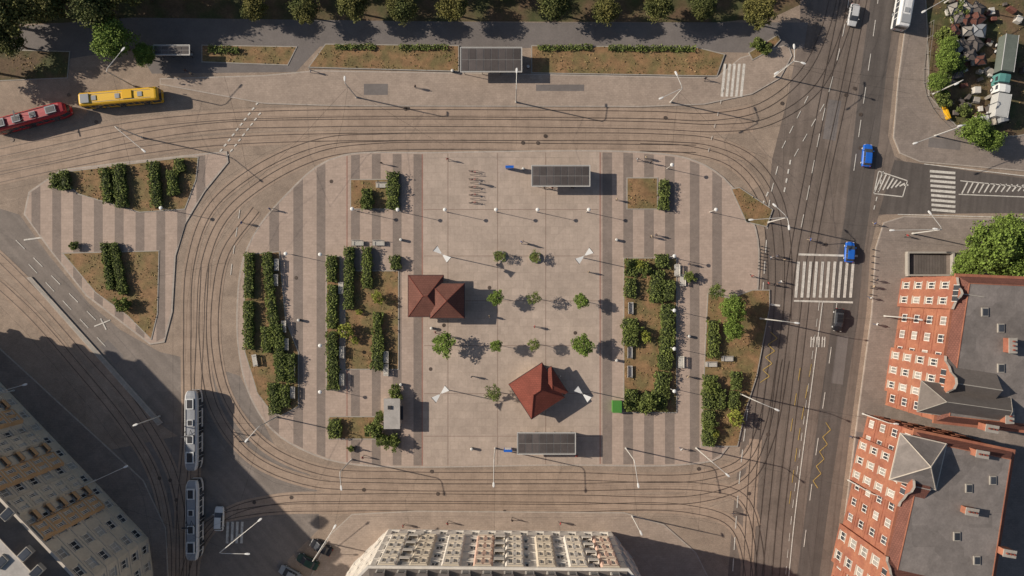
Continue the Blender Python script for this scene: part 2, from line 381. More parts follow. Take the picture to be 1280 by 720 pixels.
for (x,y,w,h,a,z) in[(840,85,38,18,0,.151),(1040,150,16,50,-.15,.0075),(1075,560,14,40,-.1,.152),(140,440,30,14,-.8,.0065),(1180,180,40,12,-.1,.152),(1050,450,14,60,-.12,.0075),(700,110,60,8,0,.152),(470,112,30,14,0,.152)]:
    c=W(x,y); mb.box((c[0],c[1],z-0.02),(w/S,h/S,0.04),0,a)
mb.obj('asphalt_repair_patch',[m_path])
# ------------------------------------------------------------ foliage
def leafquads(C,size,flat=0.35,jit=0.4):
    n=len(C); s=size*(1+jit*(rng.random(n)*2-1))
    nrm=rng.normal(size=(n,3)); nrm[:,2]=np.abs(nrm[:,2])+flat; nrm/=np.linalg.norm(nrm,axis=1)[:,None]
    t=rng.normal(size=(n,3)); u=np.cross(nrm,t); u/=np.linalg.norm(u,axis=1)[:,None]; w=np.cross(nrm,u)
    u*=s[:,None]*.5; w*=s[:,None]*.5*(.6+.4*rng.random(n))[:,None]
    return np.stack([C-u,C-w*.9,C+u,C+w],1)
def inpoly(P,pts):
    x,y=pts[:,0],pts[:,1]; r=np.zeros(len(pts),bool); n=len(P)
    for i in range(n):
        x1,y1=P[i];x2,y2=P[(i+1)%n]
        c=((y1>y)!=(y2>y)); xx=(x2-x1)*(y-y1)/((y2-y1) if y2!=y1 else 1e-9)+x1
        r^=c&(x<xx)
    return r
def bed(pts,mat=None,base=0.14,dens=4,name='planting_bed',smooth=False):
    P=ccw(px(pts)); mb=MB(); mb.prism(P,base-0.1,base+0.08,0,0); I=offset(P,0.18); mb.poly([(x,y,base+0.085) for x,y in I],1)
    a=np.array(I); lo=a.min(0); hi=a.max(0); n=int((hi-lo).prod()*dens)
    q=rng.random((n,2))*(hi-lo)+lo; q=q[inpoly(I,q)]
    q=q[(np.sin(q[:,0]*.9+1.3*np.sin(q[:,1]*.7))+np.sin(q[:,1]*1.1+q[:,0]*.3)+rng.normal(size=len(q))*.8)>-0.2]
    C=np.c_[q,base+0.1+rng.random(len(q))*.12]
    mb.quads(leafquads(C,0.28,0.8),2)
    return mb.obj(name,[m_conc,mat or m_dry,m_tuft])
bed([(305,318),(350,314),(358,400),(374,440),(374,508),(352,520),(340,516),(322,492),(306,440)])
bed([(408,320),(426,320),(426,488),(408,488)]); bed([(431,338),(499,338),(499,462),(431,462)])
bed([(438,224),(486,224),(486,262),(438,262)]); bed([(783,222),(822,222),(822,262),(783,262)])
bed([(411,520),(470,520),(470,549),(411,549)])
bed([(779,322),(846,322),(846,516),(779,516)])
bed([(884,366),(912,372),(940,362),(962,362),(962,385),(946,470),(930,520),(922,558),(876,558),(880,450)])
bed([(70,216),(232,196),(249,196),(246,225),(232,262),(175,266),(98,243)])
bed([(78,316),(200,313),(198,392),(190,425),(160,395),(120,366)])
bed([(407,55),(574,57),(574,90),(385,85)]); bed([(664,57),(870,59),(906,68),(896,96),(664,92)])
bed([(935,66),(972,43),(976,50),(965,62),(940,76)]); bed([(252,56),(372,58),(360,82),(252,78)],None,0.0)
bed([(-60,60),(88,64),(85,98),(-60,104)],m_soil,0.0)
bed([(913,236),(924,234),(966,262),(958,284),(932,278)])
bed([(1150,-100),(1290,-100),(1400,150),(1262,172),(1205,170),(1160,120),(1158,40)],m_soil,0.14,2,'yard_ground')
def hedge(x0,y0,x1,y1,w=1.9,h=1.25,mat=None,base=0.2,name='hedge'):
    w*=.92
    a=Vector((*W(x0,y0),0)); b=Vector((*W(x1,y1),0)); Ln=(b-a).length; d=(b-a).normalized(); nn=Vector((-d.y,d.x,0)); mb=MB()
    k=max(3,int(Ln/0.8)); rings=[]
    for i in range(k+1):
        t=i/k; e=0.72 if i in(0,k) else 1
        ww=(w/2-.2)*(0.8+.35*random.random())*e; hh=(h-.15)*(0.88+.16*random.random())*e; p=a+d*(Ln*t)+nn*random.uniform(-.08,.08)
        prof=[(-ww,0),(-ww*1.05,hh*.5),(-ww*.85,hh*.9),(-ww*.3,hh),(ww*.3,hh),(ww*.85,hh*.9),(ww*1.05,hh*.5),(ww,0)]
        rings.append([tuple(p+nn*u+Vector((0,0,base+v))) for u,v in prof])
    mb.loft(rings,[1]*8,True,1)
    n=int(Ln*(w+2*h)*34); t=rng.random(n)*Ln; s=rng.random(n)*(w+1.6*h)
    mod=1+.13*np.sin(t*1.7+rng.random()*6)+.10*np.sin(t*3.9+rng.random()*6)
    u=np.where(s<.8*h,-w/2,np.where(s>w+.8*h,w/2,s-.8*h-w/2)); z=np.where(s<.8*h,s/.8*1.0,np.where(s>w+.8*h,(w+1.6*h-s)/.8,h))
    z=np.where((s<.8*h)|(s>w+.8*h),z,h-0.22*(np.abs(u)/(w/2))**3*h)
    u=u*mod+rng.normal(size=n)*.09; z=z+rng.normal(size=n)*.1+.12*np.sin(t*2.3)
    t=t+rng.normal(size=n)*.12
    C=np.c_[a.x+d.x*t+nn.x*u,a.y+d.y*t+nn.y*u,base+np.clip(z,0.05,9)]
    mb.quads(leafquads(C,0.27,.5),0)
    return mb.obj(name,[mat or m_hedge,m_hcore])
HG=[(314,316,313,372,1.7),(313,376,313,436,1.8),(336,316,340,372,1.7),(340,372,347,432,1.8),(334,408,336,440,1.6),(349,405,352,450,2.0),(353,446,354,476,2.2),(343,478,346,516,2.1),(365,442,366,478,1.6),(357,480,358,508,1.9),
(416,320,416,352,1.8),(417,356,416,410,1.8),(416,414,418,486,2.1),(438,309,437,386,1.7),(460,309,460,360,1.7),(494,320,496,337,2.0),(474,390,472,418,1.7),(474,418,472,462,2.2),
(492,216,492,262,2.3),(460,237,460,262,1.9),(829,226,828,263,1.9),(420,523,420,546,2.4),
(788,324,788,345,2.3),(787,348,786,372,2.1),(786,398,787,432,2.9),(826,318,826,335,2.6),(820,338,818,378,2.6),(835,350,834,376,2.2),(833,380,833,420,2.6),(832,420,829,462,2.7),(828,464,822,512,3.0),(788,486,789,512,2.6),(812,490,800,514,2.8),
(890,400,890,446,2.1),(886,468,884,510,2.6),(884,512,884,556,2.3),(919,464,918,486,2.0),(916,488,915,510,2.0),(900,486,899,510,1.4),
(72,218,72,236,1.6),(84,214,86,238,1.7),(134,211,139,254,1.8),(151,206,156,260,2.2),(194,203,199,260,2.0),(218,214,220,245,1.9),(226,200,228,216,1.9),
(134,304,142,362,1.3),(145,304,158,368,1.5)]
for g in HG: hedge(*g)
for g in [(262,62,300,64,1.2,.6),(672,61,740,60,1.0,.5),(760,61,868,62,1.0,.5),(420,60,470,59,1.0,.5),(500,60,560,60,.9,.5)]: hedge(*g)
def tree_mesh(name,R,ht,leafmat,n_cl=28,nl=110,ls=0.36,trunk=0.18,squash=0.75,seed=0,sparse=1.0):
    r_=random.Random(seed); mb=MB(); cz=ht-R*squash*.95
    prev=Vector((0,0,-.05)); top=Vector((r_.uniform(-.1,.1)*R,r_.uniform(-.1,.1)*R,cz-R*.2))
    mid=prev.lerp(top,.5)+Vector((r_.uniform(-.1,.1),r_.uniform(-.1,.1),0))
    mb.beam(prev,mid,trunk,1,8,trunk*.8); mb.beam(mid,top,trunk*.8,1,8,trunk*.55)
    C=[]
    for i in range(n_cl):
        th=i*2.399+r_.uniform(-.4,.4); ph=math.acos(1-1.75*(i+.5)/n_cl); rr=R*r_.uniform(.48,.88)*(1 if i%5 else 1.15)
        c=Vector((rr*math.sin(ph)*math.cos(th),rr*math.sin(ph)*math.sin(th),rr*math.cos(ph)*squash+cz))
        if i%2==0 or R<2.2: 
            k=top.lerp(c,.5)+Vector((0,0,-.1*R)); mb.beam(top,k,trunk*.4,1,5,trunk*.25,False); mb.beam(k,c,trunk*.25,1,5,trunk*.08,False)
        cr=R*r_.uniform(.2,.42); m=int(nl*r_.uniform(.6,1.3)*sparse)
        q=rng.normal(size=(m,3)); q/=np.linalg.norm(q,axis=1)[:,None]; q*= (rng.random(m)**.45)[:,None]*cr; q[:,2]*=.8
        C.append(q+np.array(c))
    m=int(n_cl*nl*.25*sparse); q=rng.normal(size=(m,3)); q/=np.linalg.norm(q,axis=1)[:,None]; q*=(rng.random(m)**.4)[:,None]*R*.8; q[:,2]=q[:,2]*squash+cz; C.append(q)
    mb.quads(leafquads(np.concatenate(C),ls,0.4),0)
    return mb.mesh(name,[leafmat,m_bark])
small=[tree_mesh('small_tree_%d'%i,1.0,3.4,m_leafl,18,85,.14,.05,.8,i) for i in range(3)]
smalld=[tree_mesh('small_dark_tree_%d'%i,1.0,3.4,m_hedge,14,60,.13,.05,.8,i+9) for i in range(3)]
big=[tree_mesh('big_tree_%d'%i,4.6,11,m_leafd,46,120,.42,.3,.75,20+i) for i in range(4)]
bigl=[tree_mesh('big_light_tree_%d'%i,4.6,10,m_leafl,46,120,.4,.3,.7,40+i) for i in range(2)]
shy=[tree_mesh('shrub_%d'%i,1.5,2.2,m_leafy,14,60,.26,.06,.6,60+i,.7) for i in range(2)]
shg=[tree_mesh('shrubg_%d'%i,1.5,2.0,m_hedge,14,80,.26,.06,.6,70+i) for i in range(2)]
def plant(ms,name,x,y,s=1,z=0.14,hz=0,sz=None):
    wx,wy=W(x,y,hz); put(random.choice(ms),name,(wx,wy,z),random.uniform(0,6.28),None,(s,s*random.uniform(.88,1.1),sz or s))
for x,y,r in[(620,372,1.5),(727,376,1.5),(555,430,2.3),(728,432,2.2),(620,432,1.2)]: plant(small,'small_tree',x,y,r,hz=3,sz=1.1)
for x,y,r in[(668,373,1.4),(668,431,1.4),(618,492,1.65),(895,365,1.8)]: plant(smalld,'small_tree',x,y,r,hz=3,sz=1.1)
for x,y in[(624,320),(668,322)]: plant(smalld,'planter_tree',x,y,1.35,hz=1.5,sz=.6)
for x,y,s in[(918,386,.72),(918,412,.6)]: plant(bigl,'tree',x,y,s*.8,hz=5,sz=.6)
for x,y,s in[(434,412,1.15),(474,372,1.0),(806,420,.9),(915,520,1.3),(437,380,.5),(908,380,.7),(800,332,.9),(820,360,.6),(470,440,.5),(450,390,.5),(892,540,.7),(445,425,.6)]: plant(shy,'shrub',x,y,s)
for x,y,s in[(804,336,1.0),(495,490,1.0),(480,548,1.1),(494,550,1.1),(470,535,1.3),(476,520,.8),(812,500,1.4),(158,381,1.1),(96,308,.7),(200,242,.6),(784,505,.9),(440,560,.5),(918,476,.8),(350,452,.7),(945,58,1.0),(955,64,.8),(860,346,.8),(886,482,1.0),(884,530,1.0),(460,252,1.0),(790,412,1.1)]: plant(shg,'shrub',x,y,s)
for x,y,s in[(15,8,1.1),(55,2,1.0),(95,-24,1.1),(0,44,.7),(228,-34,1),(310,2,.55),(375,4,.6),(438,-2,.66),(500,4,.58),(565,0,.64),(625,-28,.7),(695,-2,.7),(760,6,.55),(826,0,.66),(885,2,.56),(952,10,.7),(270,-60,1),(340,-60,1),(420,-70,1),(500,-62,1.1),(590,-70,1),(680,-60,1),(770,-70,1.1),(860,-60,1),(940,-65,1),(-40,10,1.2),(-60,-40,1.2),(30,-60,1.2),(985,-30,.7),(-50,75,.9),(350,-30,.6),(470,-30,.6),(725,-30,.6),(850,-32,.6)]:
    plant(big,'tree',x,y,s,0,hz=7)
for x,y,s in[(135,46,.85),(120,5,1.0),(168,60,.5),(165,-20,1.0)]: plant(big if s>.95 else bigl,'tree',x,y,s,0,hz=7)
for x,y,s in[(1240,310,1.0),(1222,330,.65),(1268,290,.8),(1268,335,.8),(1300,312,1),(1262,312,.7)]: plant(bigl,'tree',x,y,s,0.1,hz=7)
for x,y,s in[(1222,162,.62),(1246,172,.5),(1188,72,.55),(1180,98,.45),(1195,52,.4)]: plant(bigl,'tree',x,y,s,0.1,hz=5)
for x,y,s in[(1176,48,1.3),(1190,20,1.3),(1172,125,1.2),(1184,88,1.5),(1200,140,1)]: plant(shg,'shrub',x,y,s)
# ------------------------------------------------------------ street lamps
def lamp(base,tips,h=9.5,z0=0.1,name='street_lamp'):
    b=Vector((*W(*base),z0)); mb=MB()
    mb.beam(b,b+Vector((0,0,.5)),.2,0,8,.18); mb.beam(b+Vector((0,0,.5)),b+Vector((0,0,h-.4)),.13,0,8,.085)
    t0=b+Vector((0,0,h-.4))
    for tp in tips:
        tip=Vector((*W(tp[0],tp[1],h),h)); d=(tip-t0); d.z=0; L=d.length; d.normalize()
        k=t0+d*min(.6,L*.3)+Vector((0,0,.35)); e=t0+d*(L-.8)+Vector((0,0,.45))
        mb.beam(t0,k,.075,0,6,.065); mb.beam(k,e,.065,0,6,.055)
        c=e+d*.45
        s=Vector((-d.y,d.x,0)); rings=[]
        for u,w,hh in((-.5,.09,.06),(-.25,.17,.1),(.15,.2,.1),(.45,.13,.06)):
            q=c+d*u; rings.append([tuple(q+s*w),tuple(q+s*w*.7+Vector((0,0,hh))),tuple(q-s*w*.7+Vector((0,0,hh))),tuple(q-s*w),tuple(q-Vector((0,0,.05)))])
        mb.loft(rings,[1]*5,True,1)
    return mb.obj(name,[m_pole,m_lampw])
LP=[((446,122),[(431,96)]),((645,128),[(646,86)]),((838,128),[(844,90),(824,124)]),((968,96),[(968,93),(1006,80),(992,56)]),((1168,170),[(1141,180),(1197,158)]),((1165,118),[(1193,106)]),((960,278),[(936,275),(986,287),(966,255)]),((1140,292),[(1112,288),(1166,286),(1160,264)]),
((870,560),[(911,595)]),((782,560),[(798,609)]),((619,560),[(617,608)]),((440,574),[(427,612)]),((346,521),[(307,552)]),((925,492),[(973,513)]),((950,398),[(998,404)]),((300,668),[(327,648),(312,692)]),((1078,517),[(1122,530)]),((1060,600),[(1104,620)]),((1105,395),[(1152,400)]),((790,645),[(802,668)]),((120,600),[(160,582)]),((168,108),[(156,60)]),((408,678),[(420,656)]),((1180,4),[(1152,16)]),((200,520),[(172,530)]),((18,488),[(-14,486),(34,480)]),((178,172),[(182,190)])]
for b,t in LP: lamp(b,t)
def globe(x,y,h=4.3):
    c=Vector((*W(x,y,h),0.14)); mb=MB(); mb.beam(c,c+Vector((0,0,.6)),.09,0,8,.08); mb.beam(c+Vector((0,0,.6)),c+Vector((0,0,h-.1)),.06,0,8,.045)
    rings=[]
    for z,r in((h-.2,.08),(h-.12,.24),(h,.36),(h+.06,.35),(h+.14,.2),(h+.17,.05)):
        rings.append([(c.x+r*math.cos(t*math.pi/6),c.y+r*math.sin(t*math.pi/6),z) for t in range(12)])
    mb.loft([r[::-1] for r in rings],[1]*12,True,1)
    mb.obj('plaza_lamp',[m_pole,m_lampw])
for x,y in[(556,262),(620,262),(672,262),(736,262),(440,261),(497,262),(843,320),(843,388),(843,436),(843,489),(400,318),(357,317),(400,432),(400,490),(201,260),(840,206),(895,262)]: globe(x,y)
def flood(x,y,a):
    c=Vector((*W(x,y,6),0.14)); mb=MB(); mb.beam(c,c+Vector((0,0,6.2)),.09,0,8,.07)
    d=Vector((math.cos(a),math.sin(a),0)); s=Vector((-d.y,d.x,0)); top=c+Vector((0,0,6.25))
    for sg in(-1,1):
        lo=[top+d*sg*.25-s*.12,top+d*sg*.25+s*.12,top+d*sg*1.65+s*.62+Vector((0,0,.15)),top+d*sg*1.65-s*.62+Vector((0,0,.15))]
        if sg>0: lo=lo[::-1]
        up=Vector((0,0,.08)); hi=[v+up for v in lo]
        mb.poly(hi,1); mb.poly(lo[::-1],1)
        for i in range(4): mb.poly([lo[i],lo[(i+1)%4],hi[(i+1)%4],hi[i]],1)
        mb.box(tuple(top+d*sg*1.0-Vector((0,0,.2))),(.5,.4,.25),2,a)
        mb.beam(top+d*sg*1.68+s*.7+Vector((0,0,.22)),top+d*sg*1.68-s*.7+Vector((0,0,.22)),.05,2,5)
    mb.beam(top-d*1.7,top+d*1.7,.05,0,6)
    mb.obj('floodlight_mast',[m_pole,m_lampw,m_dkmetal])
flood(553,318,rd(-40)); flood(730,320,rd(38)); flood(551,492,rd(42)); flood(728,492,rd(-40))
mb=MB()
for p in paths:
    q=[p[i] for i in range(0,len(p),6)]+[p[-1]]
    for a,b in zip(q[:-1],q[1:]): mb.beam((a.x,a.y,5.6),(b.x,b.y,5.6),.014,0,3,None,False)
def wire(a,b,z=7.2,r=.018):
    A=Vector((*W(*a),z)); B=Vector((*W(*b),z)); mid=(A+B)/2-Vector((0,0,1.1)); mb.beam(A,mid,r,0,3,None,False); mb.beam(mid,B,r,0,3,None,False)
for a,b in[((446,122),(430,200)),((446,122),(560,192)),((645,128),(645,192)),((838,128),(830,195)),((838,128),(940,230)),((968,96),(960,278)),((968,96),(1110,130)),((960,278),(1140,292)),((950,398),(1105,395)),((925,492),(1078,517)),((870,560),(1060,600)),((870,560),(860,650)),((782,560),(790,645)),((619,560),(619,650)),((440,574),(430,645)),((346,521),(300,668)),((346,521),(200,520)),((178,172),(168,108)),((300,110),(330,240)),((178,172),(190,250)),((968,96),(1165,118)),((446,122),(330,240)),((300,668),(120,600)),((300,330),(200,350))]: wire(a,b)
mb.obj('overhead_wires',[m_wire])
# ------------------------------------------------------------ shelters
def shelter(cx,cy,w,d,ang=0,nx=8,name='tram_shelter',h=2.9):
    c=W(cx,cy,h); e=empty(name,(c[0],c[1],0.14)); e.rotation_euler=(0,0,ang)
    r=MB(); 
    r.box((0,0,h),(w,d,.1),1); 
    for i in range(nx):
        for j in range(2):
            cw=(w-.3)/nx; ch=(d-.3)/2; r.box((-w/2+.15+cw*(i+.5),-d/2+.15+ch*(j+.5),h+.07),(cw-.12,ch-.12,.05),0)
    for s in(-1,1): r.box((0,s*(d/2+.05),h+.02),(w+.2,.12,.18),2); 
    for s in(-1,1): r.box((s*(w/2+.05),0,h+.02),(.12,d-.02,.18),2)
    r.obj('roof',[m_roofglass,m_sframe,m_pole],e)
    f=MB()
    for i in range(4):
        for s in(-1,1): f.beam((-w/2+.6+(w-1.2)*i/3,s*(d/2-.4),0),(-w/2+.6+(w-1.2)*i/3,s*(d/2-.4),h-.05),.06,0,6)
    for i in range(3): f.box((-w/2+.6+(w-1.2)*(i+.5)/3,d/2-.4,1.3),((w-1.2)/3-.3,.03,1.9),1)
    for i in range(2):
        x=-w/4+i*w/2; f.box((x,d/2-.9,.45),(2.2,.4,.06),2); f.box((x-.9,d/2-.9,.21),(.06,.35,.42),0); f.box((x+.9,d/2-.9,.21),(.06,.35,.42),0)
    f.obj('frame_and_bench',[m_dkmetal,m_glass,m_wood],e)
shelter(701,220,11.0,3.9); shelter(683,554,11.0,4.0); shelter(614,75,11.6,4.6); shelter(215,63,6.8,1.8,0,5); 
def sign(x,y,col,name='information_board'):
    c=W(x,y); mb=MB(); mb.box((c[0],c[1],1.3),(1.5,.35,1.9),0); mb.box((c[0],c[1],2.32),(1.6,.45,.12),0); mb.box((c[0]-.6,c[1],.25),(.1,.2,.4),1); mb.box((c[0]+.6,c[1],.25),(.1,.2,.4),1); mb.box((c[0],c[1]+.19,1.3),(1.2,.03,1.5),2); mb.obj(name,[col,m_pole,m_frame])
sign(637,211,p_blue); sign(635,560,p_blue)
# ------------------------------------------------------------ kiosks
def hip(mb,cx,cy,w,d,z0,z1,ang,mi,ridge=0.0,over=0.5):
    ca,sa=math.cos(ang),math.sin(ang)
    T=lambda x,y,z:(cx+x*ca-y*sa,cy+x*sa+y*ca,z)
    a,b=w/2+over,d/2+over; E=[T(-a,-b,z0),T(a,-b,z0),T(a,b,z0),T(-a,b,z0)]; r=ridge/2
    R=[T(-r,0,z1),T(r,0,z1)]
    if r<0.01:
        for i in range(4): mb.poly([E[i],E[(i+1)%4],R[0]],mi)
    else:
        mb.poly([E[0],E[1],R[1],R[0]],mi); mb.poly([E[1],E[2],R[1]],mi); mb.poly([E[2],E[3],R[0],R[1]],mi); mb.poly([E[3],E[0],R[0]],mi)
    mb.poly(E[::-1],2)
    for i in range(4):
        mb.beam(E[i],R[0] if (r<0.01 or i in(0,3)) else R[1],.07,3,4); mb.beam(E[i],E[(i+1)%4],.07,2,4)
    if r>0.01: mb.beam(R[0],R[1],.07,3,4)
def kiosk(name,parts,mt,wall):
    e=empty(name)
    for (cx,cy,w,d,z,zr,ang,rg) in parts:
        mb=MB(); c=W(cx,cy,3.5)
        mb.box((c[0],c[1],z/2+.07),(w,d,z),0,ang)
        ca,sa=math.cos(ang),math.sin(ang)
        for s in(-1,1):
            for t in(-.3,.3):
                x,y=t*w,s*(d/2+.02); mb.box((c[0]+x*ca-y*sa,c[1]+x*sa+y*ca,1.6),(w*.3,.06,1.2),1,ang); mb.box((c[0]+x*ca-y*sa,c[1]+x*sa+y*ca,.95),(w*.34,.16,.08),2,ang)
                x,y=s*(w/2+.02),t*d; mb.box((c[0]+x*ca-y*sa,c[1]+x*sa+y*ca,1.6),(.06,d*.3,1.2),1,ang)
        x,y=0,-(d/2+.03); mb.box((c[0]+x*ca-y*sa,c[1]+x*sa+y*ca,1.15),(.95,.08,2.1),2,ang)
        mb.obj('walls',[wall,m_glass,m_frame],e)
        mb=MB(); hip(mb,c[0],c[1],w,d,z+.1,zr,ang,0,rg); mb.obj('roof',[mt,mt,m_dkmetal,m_tile],e)
kiosk('market_kiosk',[(532,370,5.8,7.0,3.0,4.6,0,.8),(559,376,5.6,5.7,3.2,5.3,0,0)],m_tileb,m_cream)
kiosk('cafe_kiosk',[(671,489,6.6,7.0,3.0,5.2,rd(33),1.6),(690,481,2.6,5.0,2.8,4.2,rd(33),0)],m_tile,m_cream)
c=W(490,517,2.8); mb=MB(); mb.box((c[0],c[1],1.45),(2.7,5.4,2.7),0); mb.box((c[0],c[1],2.9),(3.1,5.8,.18),1); mb.box((c[0]+1.38,c[1],1.5),(.06,2.4,1.2),2); mb.box((c[0]+1.7,c[1],2.2),(.7,2.6,.06),3); mb.box((c[0],c[1]-2.72,1.2),(.9,.06,2.0),3); mb.box((c[0]-.4,c[1]+1.2,3.1),(.7,.7,.22),3)
mb.obj('newsstand_kiosk',[m_cream,m_flatl,m_glass,m_dkmetal])
for x,y in[(624,320),(668,322)]:
    c=W(x,y); mb=MB()
    for (r0,z0,r1,z1) in((.95,.14,1.1,.6),(1.1,.6,.95,.6),(.95,.6,.9,.5)):
        for k in range(16):
            a=k*math.pi/8;b=a+math.pi/8
            mb.poly([(c[0]+r0*math.cos(a),c[1]+r0*math.sin(a),z0),(c[0]+r0*math.cos(b),c[1]+r0*math.sin(b),z0),(c[0]+r1*math.cos(b),c[1]+r1*math.sin(b),z1),(c[0]+r1*math.cos(a),c[1]+r1*math.sin(a),z1)],0)
    mb.poly([(c[0]+.9*math.cos(k*math.pi/8),c[1]+.9*math.sin(k*math.pi/8),.5) for k in range(16)],1)
    mb.obj('round_planter',[m_conc,m_soil])
# benches: broad double-sided concrete-framed benches
def bench_mesh():
    mb=MB()
    for i in range(7): mb.box((0,-.42+i*.125,.46),(2.3,.10,.05),0)
    for i in range(3): mb.box((0,.46+i*.04,.6+i*.13),(2.3,.05,.11),0)
    for x in(-.9,.9): mb.box((x,0,.21),(.14,.8,.42),1); mb.box((x,.5,.62),(.1,.06,.55),1); mb.box((x,-.05,.66),(.08,.8,.05),1)
    return mb.mesh('bench',[m_wood,m_conc])
bm_=bench_mesh()
for x,y,a in[(347,331,-90),(356,408,-90),(359,430,-90),(367,462,-90),(367,490,-90),(428,474,-90),(428,440,-90),(483,446,-90),(483,462,-90),(845,338,-90),(788,385,90),(787,440,90),(787,464,90),(788,362,90),(852,350,-90),(850,452,-90),(888,455,0),(908,448,0),(474,304,0),(448,304,0),(320,450,-80),(478,232,0),(427,360,-90),(346,350,-90)]:
    c=W(x,y); put(bm_,'park_bench',(c[0],c[1],.15),rd(a))
def bin_mesh():
    mb=MB(); mb.beam((0,0,0),(0,0,.85),.24,0,12,.28); mb.beam((0,0,.85),(0,0,.95),.3,1,12,.16); mb.box((0,.26,.7),(.2,.06,.12),1); return mb.mesh('bin',[m_dkmetal,m_pole])
bn=bin_mesh()
for x,y in[(502,300),(770,300),(770,450),(502,480),(654,212),(654,560),(590,560),(375,400),(660,85),(566,90),(860,420),(540,410)]:
    c=W(x,y); put(bn,'litter_bin',(c[0],c[1],.15))
for i in range(9):
    c=W(592+(i%2)*2,214+i*5); mb=MB()
    for s in(-.9,.9): mb.beam((c[0]+s,c[1],.15),(c[0]+s,c[1]+.0,.85),.035,0,6)
    mb.beam((c[0]-.9,c[1],.85),(c[0]+.9,c[1],.85),.035,0,6); mb.obj('bicycle_stand',[m_dkmetal])
for x,y in[(770,507)]:
    c=W(x,y); mb=MB(); mb.box((c[0],c[1],.75),(1.7,2.2,1.2),0); mb.box((c[0],c[1],1.4),(1.8,2.3,.12),1); mb.box((c[0],c[1]-1.12,.95),(.8,.06,.4),1); mb.obj('recycling_container',[paint('lime',(.1,.35,.05)),paint('lime2',(.08,.25,.05))])
# ------------------------------------------------------------ vehicles (length along +x)
def wheel(mb,x,y,r,w,mi,mh):
    s=1 if y>0 else -1
    mb.beam((x,y-s*w,r),(x,y,r),r,mi,14); mb.beam((x,y,r),(x,y+s*.02,r),r*.6,mh,10)
def car_mesh(name,paintm,L=4.3,w=.9,kind='hatch'):
    mb=MB(); h=L/2
    def ring(x,hw,zb,zt,c=.86): return [(x,-hw*.92,zb),(x,-hw,zb+.18),(x,-hw,zt-.16),(x,-hw*c,zt),(x,0,zt+.03),(x,hw*c,zt),(x,hw,zt-.16),(x,hw,zb+.18),(x,hw*.92,zb)]
    st=[(-h,.72,.35,.72),(-h+.1,.82,.25,.86),(-h+.45,.88,.2,.93),(-1.2,.9,.18,.94),(0,.9,.18,.92),(1.0,.9,.18,.9),(h-.6,.87,.2,.80),(h-.15,.78,.25,.70),(h,.62,.35,.6)]
    mb.loft([ring(x,a*w/.9,b,c) for x,a,b,c in st],[0]*9,True,0)
    back=-h+.25 if kind=='hatch' else -h+.8
    def gr(x,hb,ht,z0,z1): return [(x,-hb,z0),(x,-hb*.97,z0+.05),(x,-ht,z1-.03),(x,-ht*.8,z1),(x,ht*.8,z1),(x,ht,z1-.03),(x,hb*.97,z0+.05),(x,hb,z0)]
    g=[(back,.78,.7,.88,.93),(back+.35,.8,.66,.9,1.38),(back+.7,.8,.64,.9,1.44),(.1,.8,.64,.9,1.45),(.45,.8,.64,.88,1.40),(1.25,.78,.7,.86,.9)]
    R=[gr(*q) for q in g]
    mb.loft(R[0:2],[1]*8,False); mb.loft(R[1:5],[1,1,0,0,0,1,1,1],False); mb.loft(R[4:6],[1]*8,False)
    for x in(back+.55,-.35):
        for s in(-1,1): mb.beam((x,s*.8,.93),(x,s*.65,1.42),.035,0,4)
    for x in(-h+.8,h-.82):
        for s in(-1,1): wheel(mb,x,s*(w-.01),.32,.2,2,3)
    for s in(-1,1):
        mb.box((h-.12,s*.6,.62),(.16,.3,.12),4); mb.box((-h+.05,s*.66,.75),(.08,.22,.16),5); mb.box((.85,s*(w+.08),.98),(.14,.18,.12),0)
    mb.box((h-.02,0,.42),(.06,.9,.14),2); mb.box((-h-.0,0,.5),(.05,.5,.12),4)
    return mb.mesh(name,[paintm,m_glass,m_rubber,p_silver,p_lamp,p_tail])
def place(me,name,x,y,th,z=0.07,zc=1.0):
    c=W(x,y,zc); o=put(me,name,(c[0],c[1],z),rd(th))
    return o
place(car_mesh('carA',p_blue,4.4,.93),'car',1085,194,85); place(car_mesh('carB',p_blue,4.0,.9),'car',1063,315,86)
place(car_mesh('carC',p_black,4.5,.92,'sedan'),'car',1049,400,264); place(car_mesh('carD',p_silver,4.3,.9),'car',1068,18,260)
place(car_mesh('carE',p_whitep,4.7,.92),'car',273,649,88)
for x,y,c in[(401,685,p_black),(384,703,p_dgreen),(362,718,p_grey)]: place(car_mesh('parked',c,4.5,.9,'sedan'),'parked_car',x,y,152)
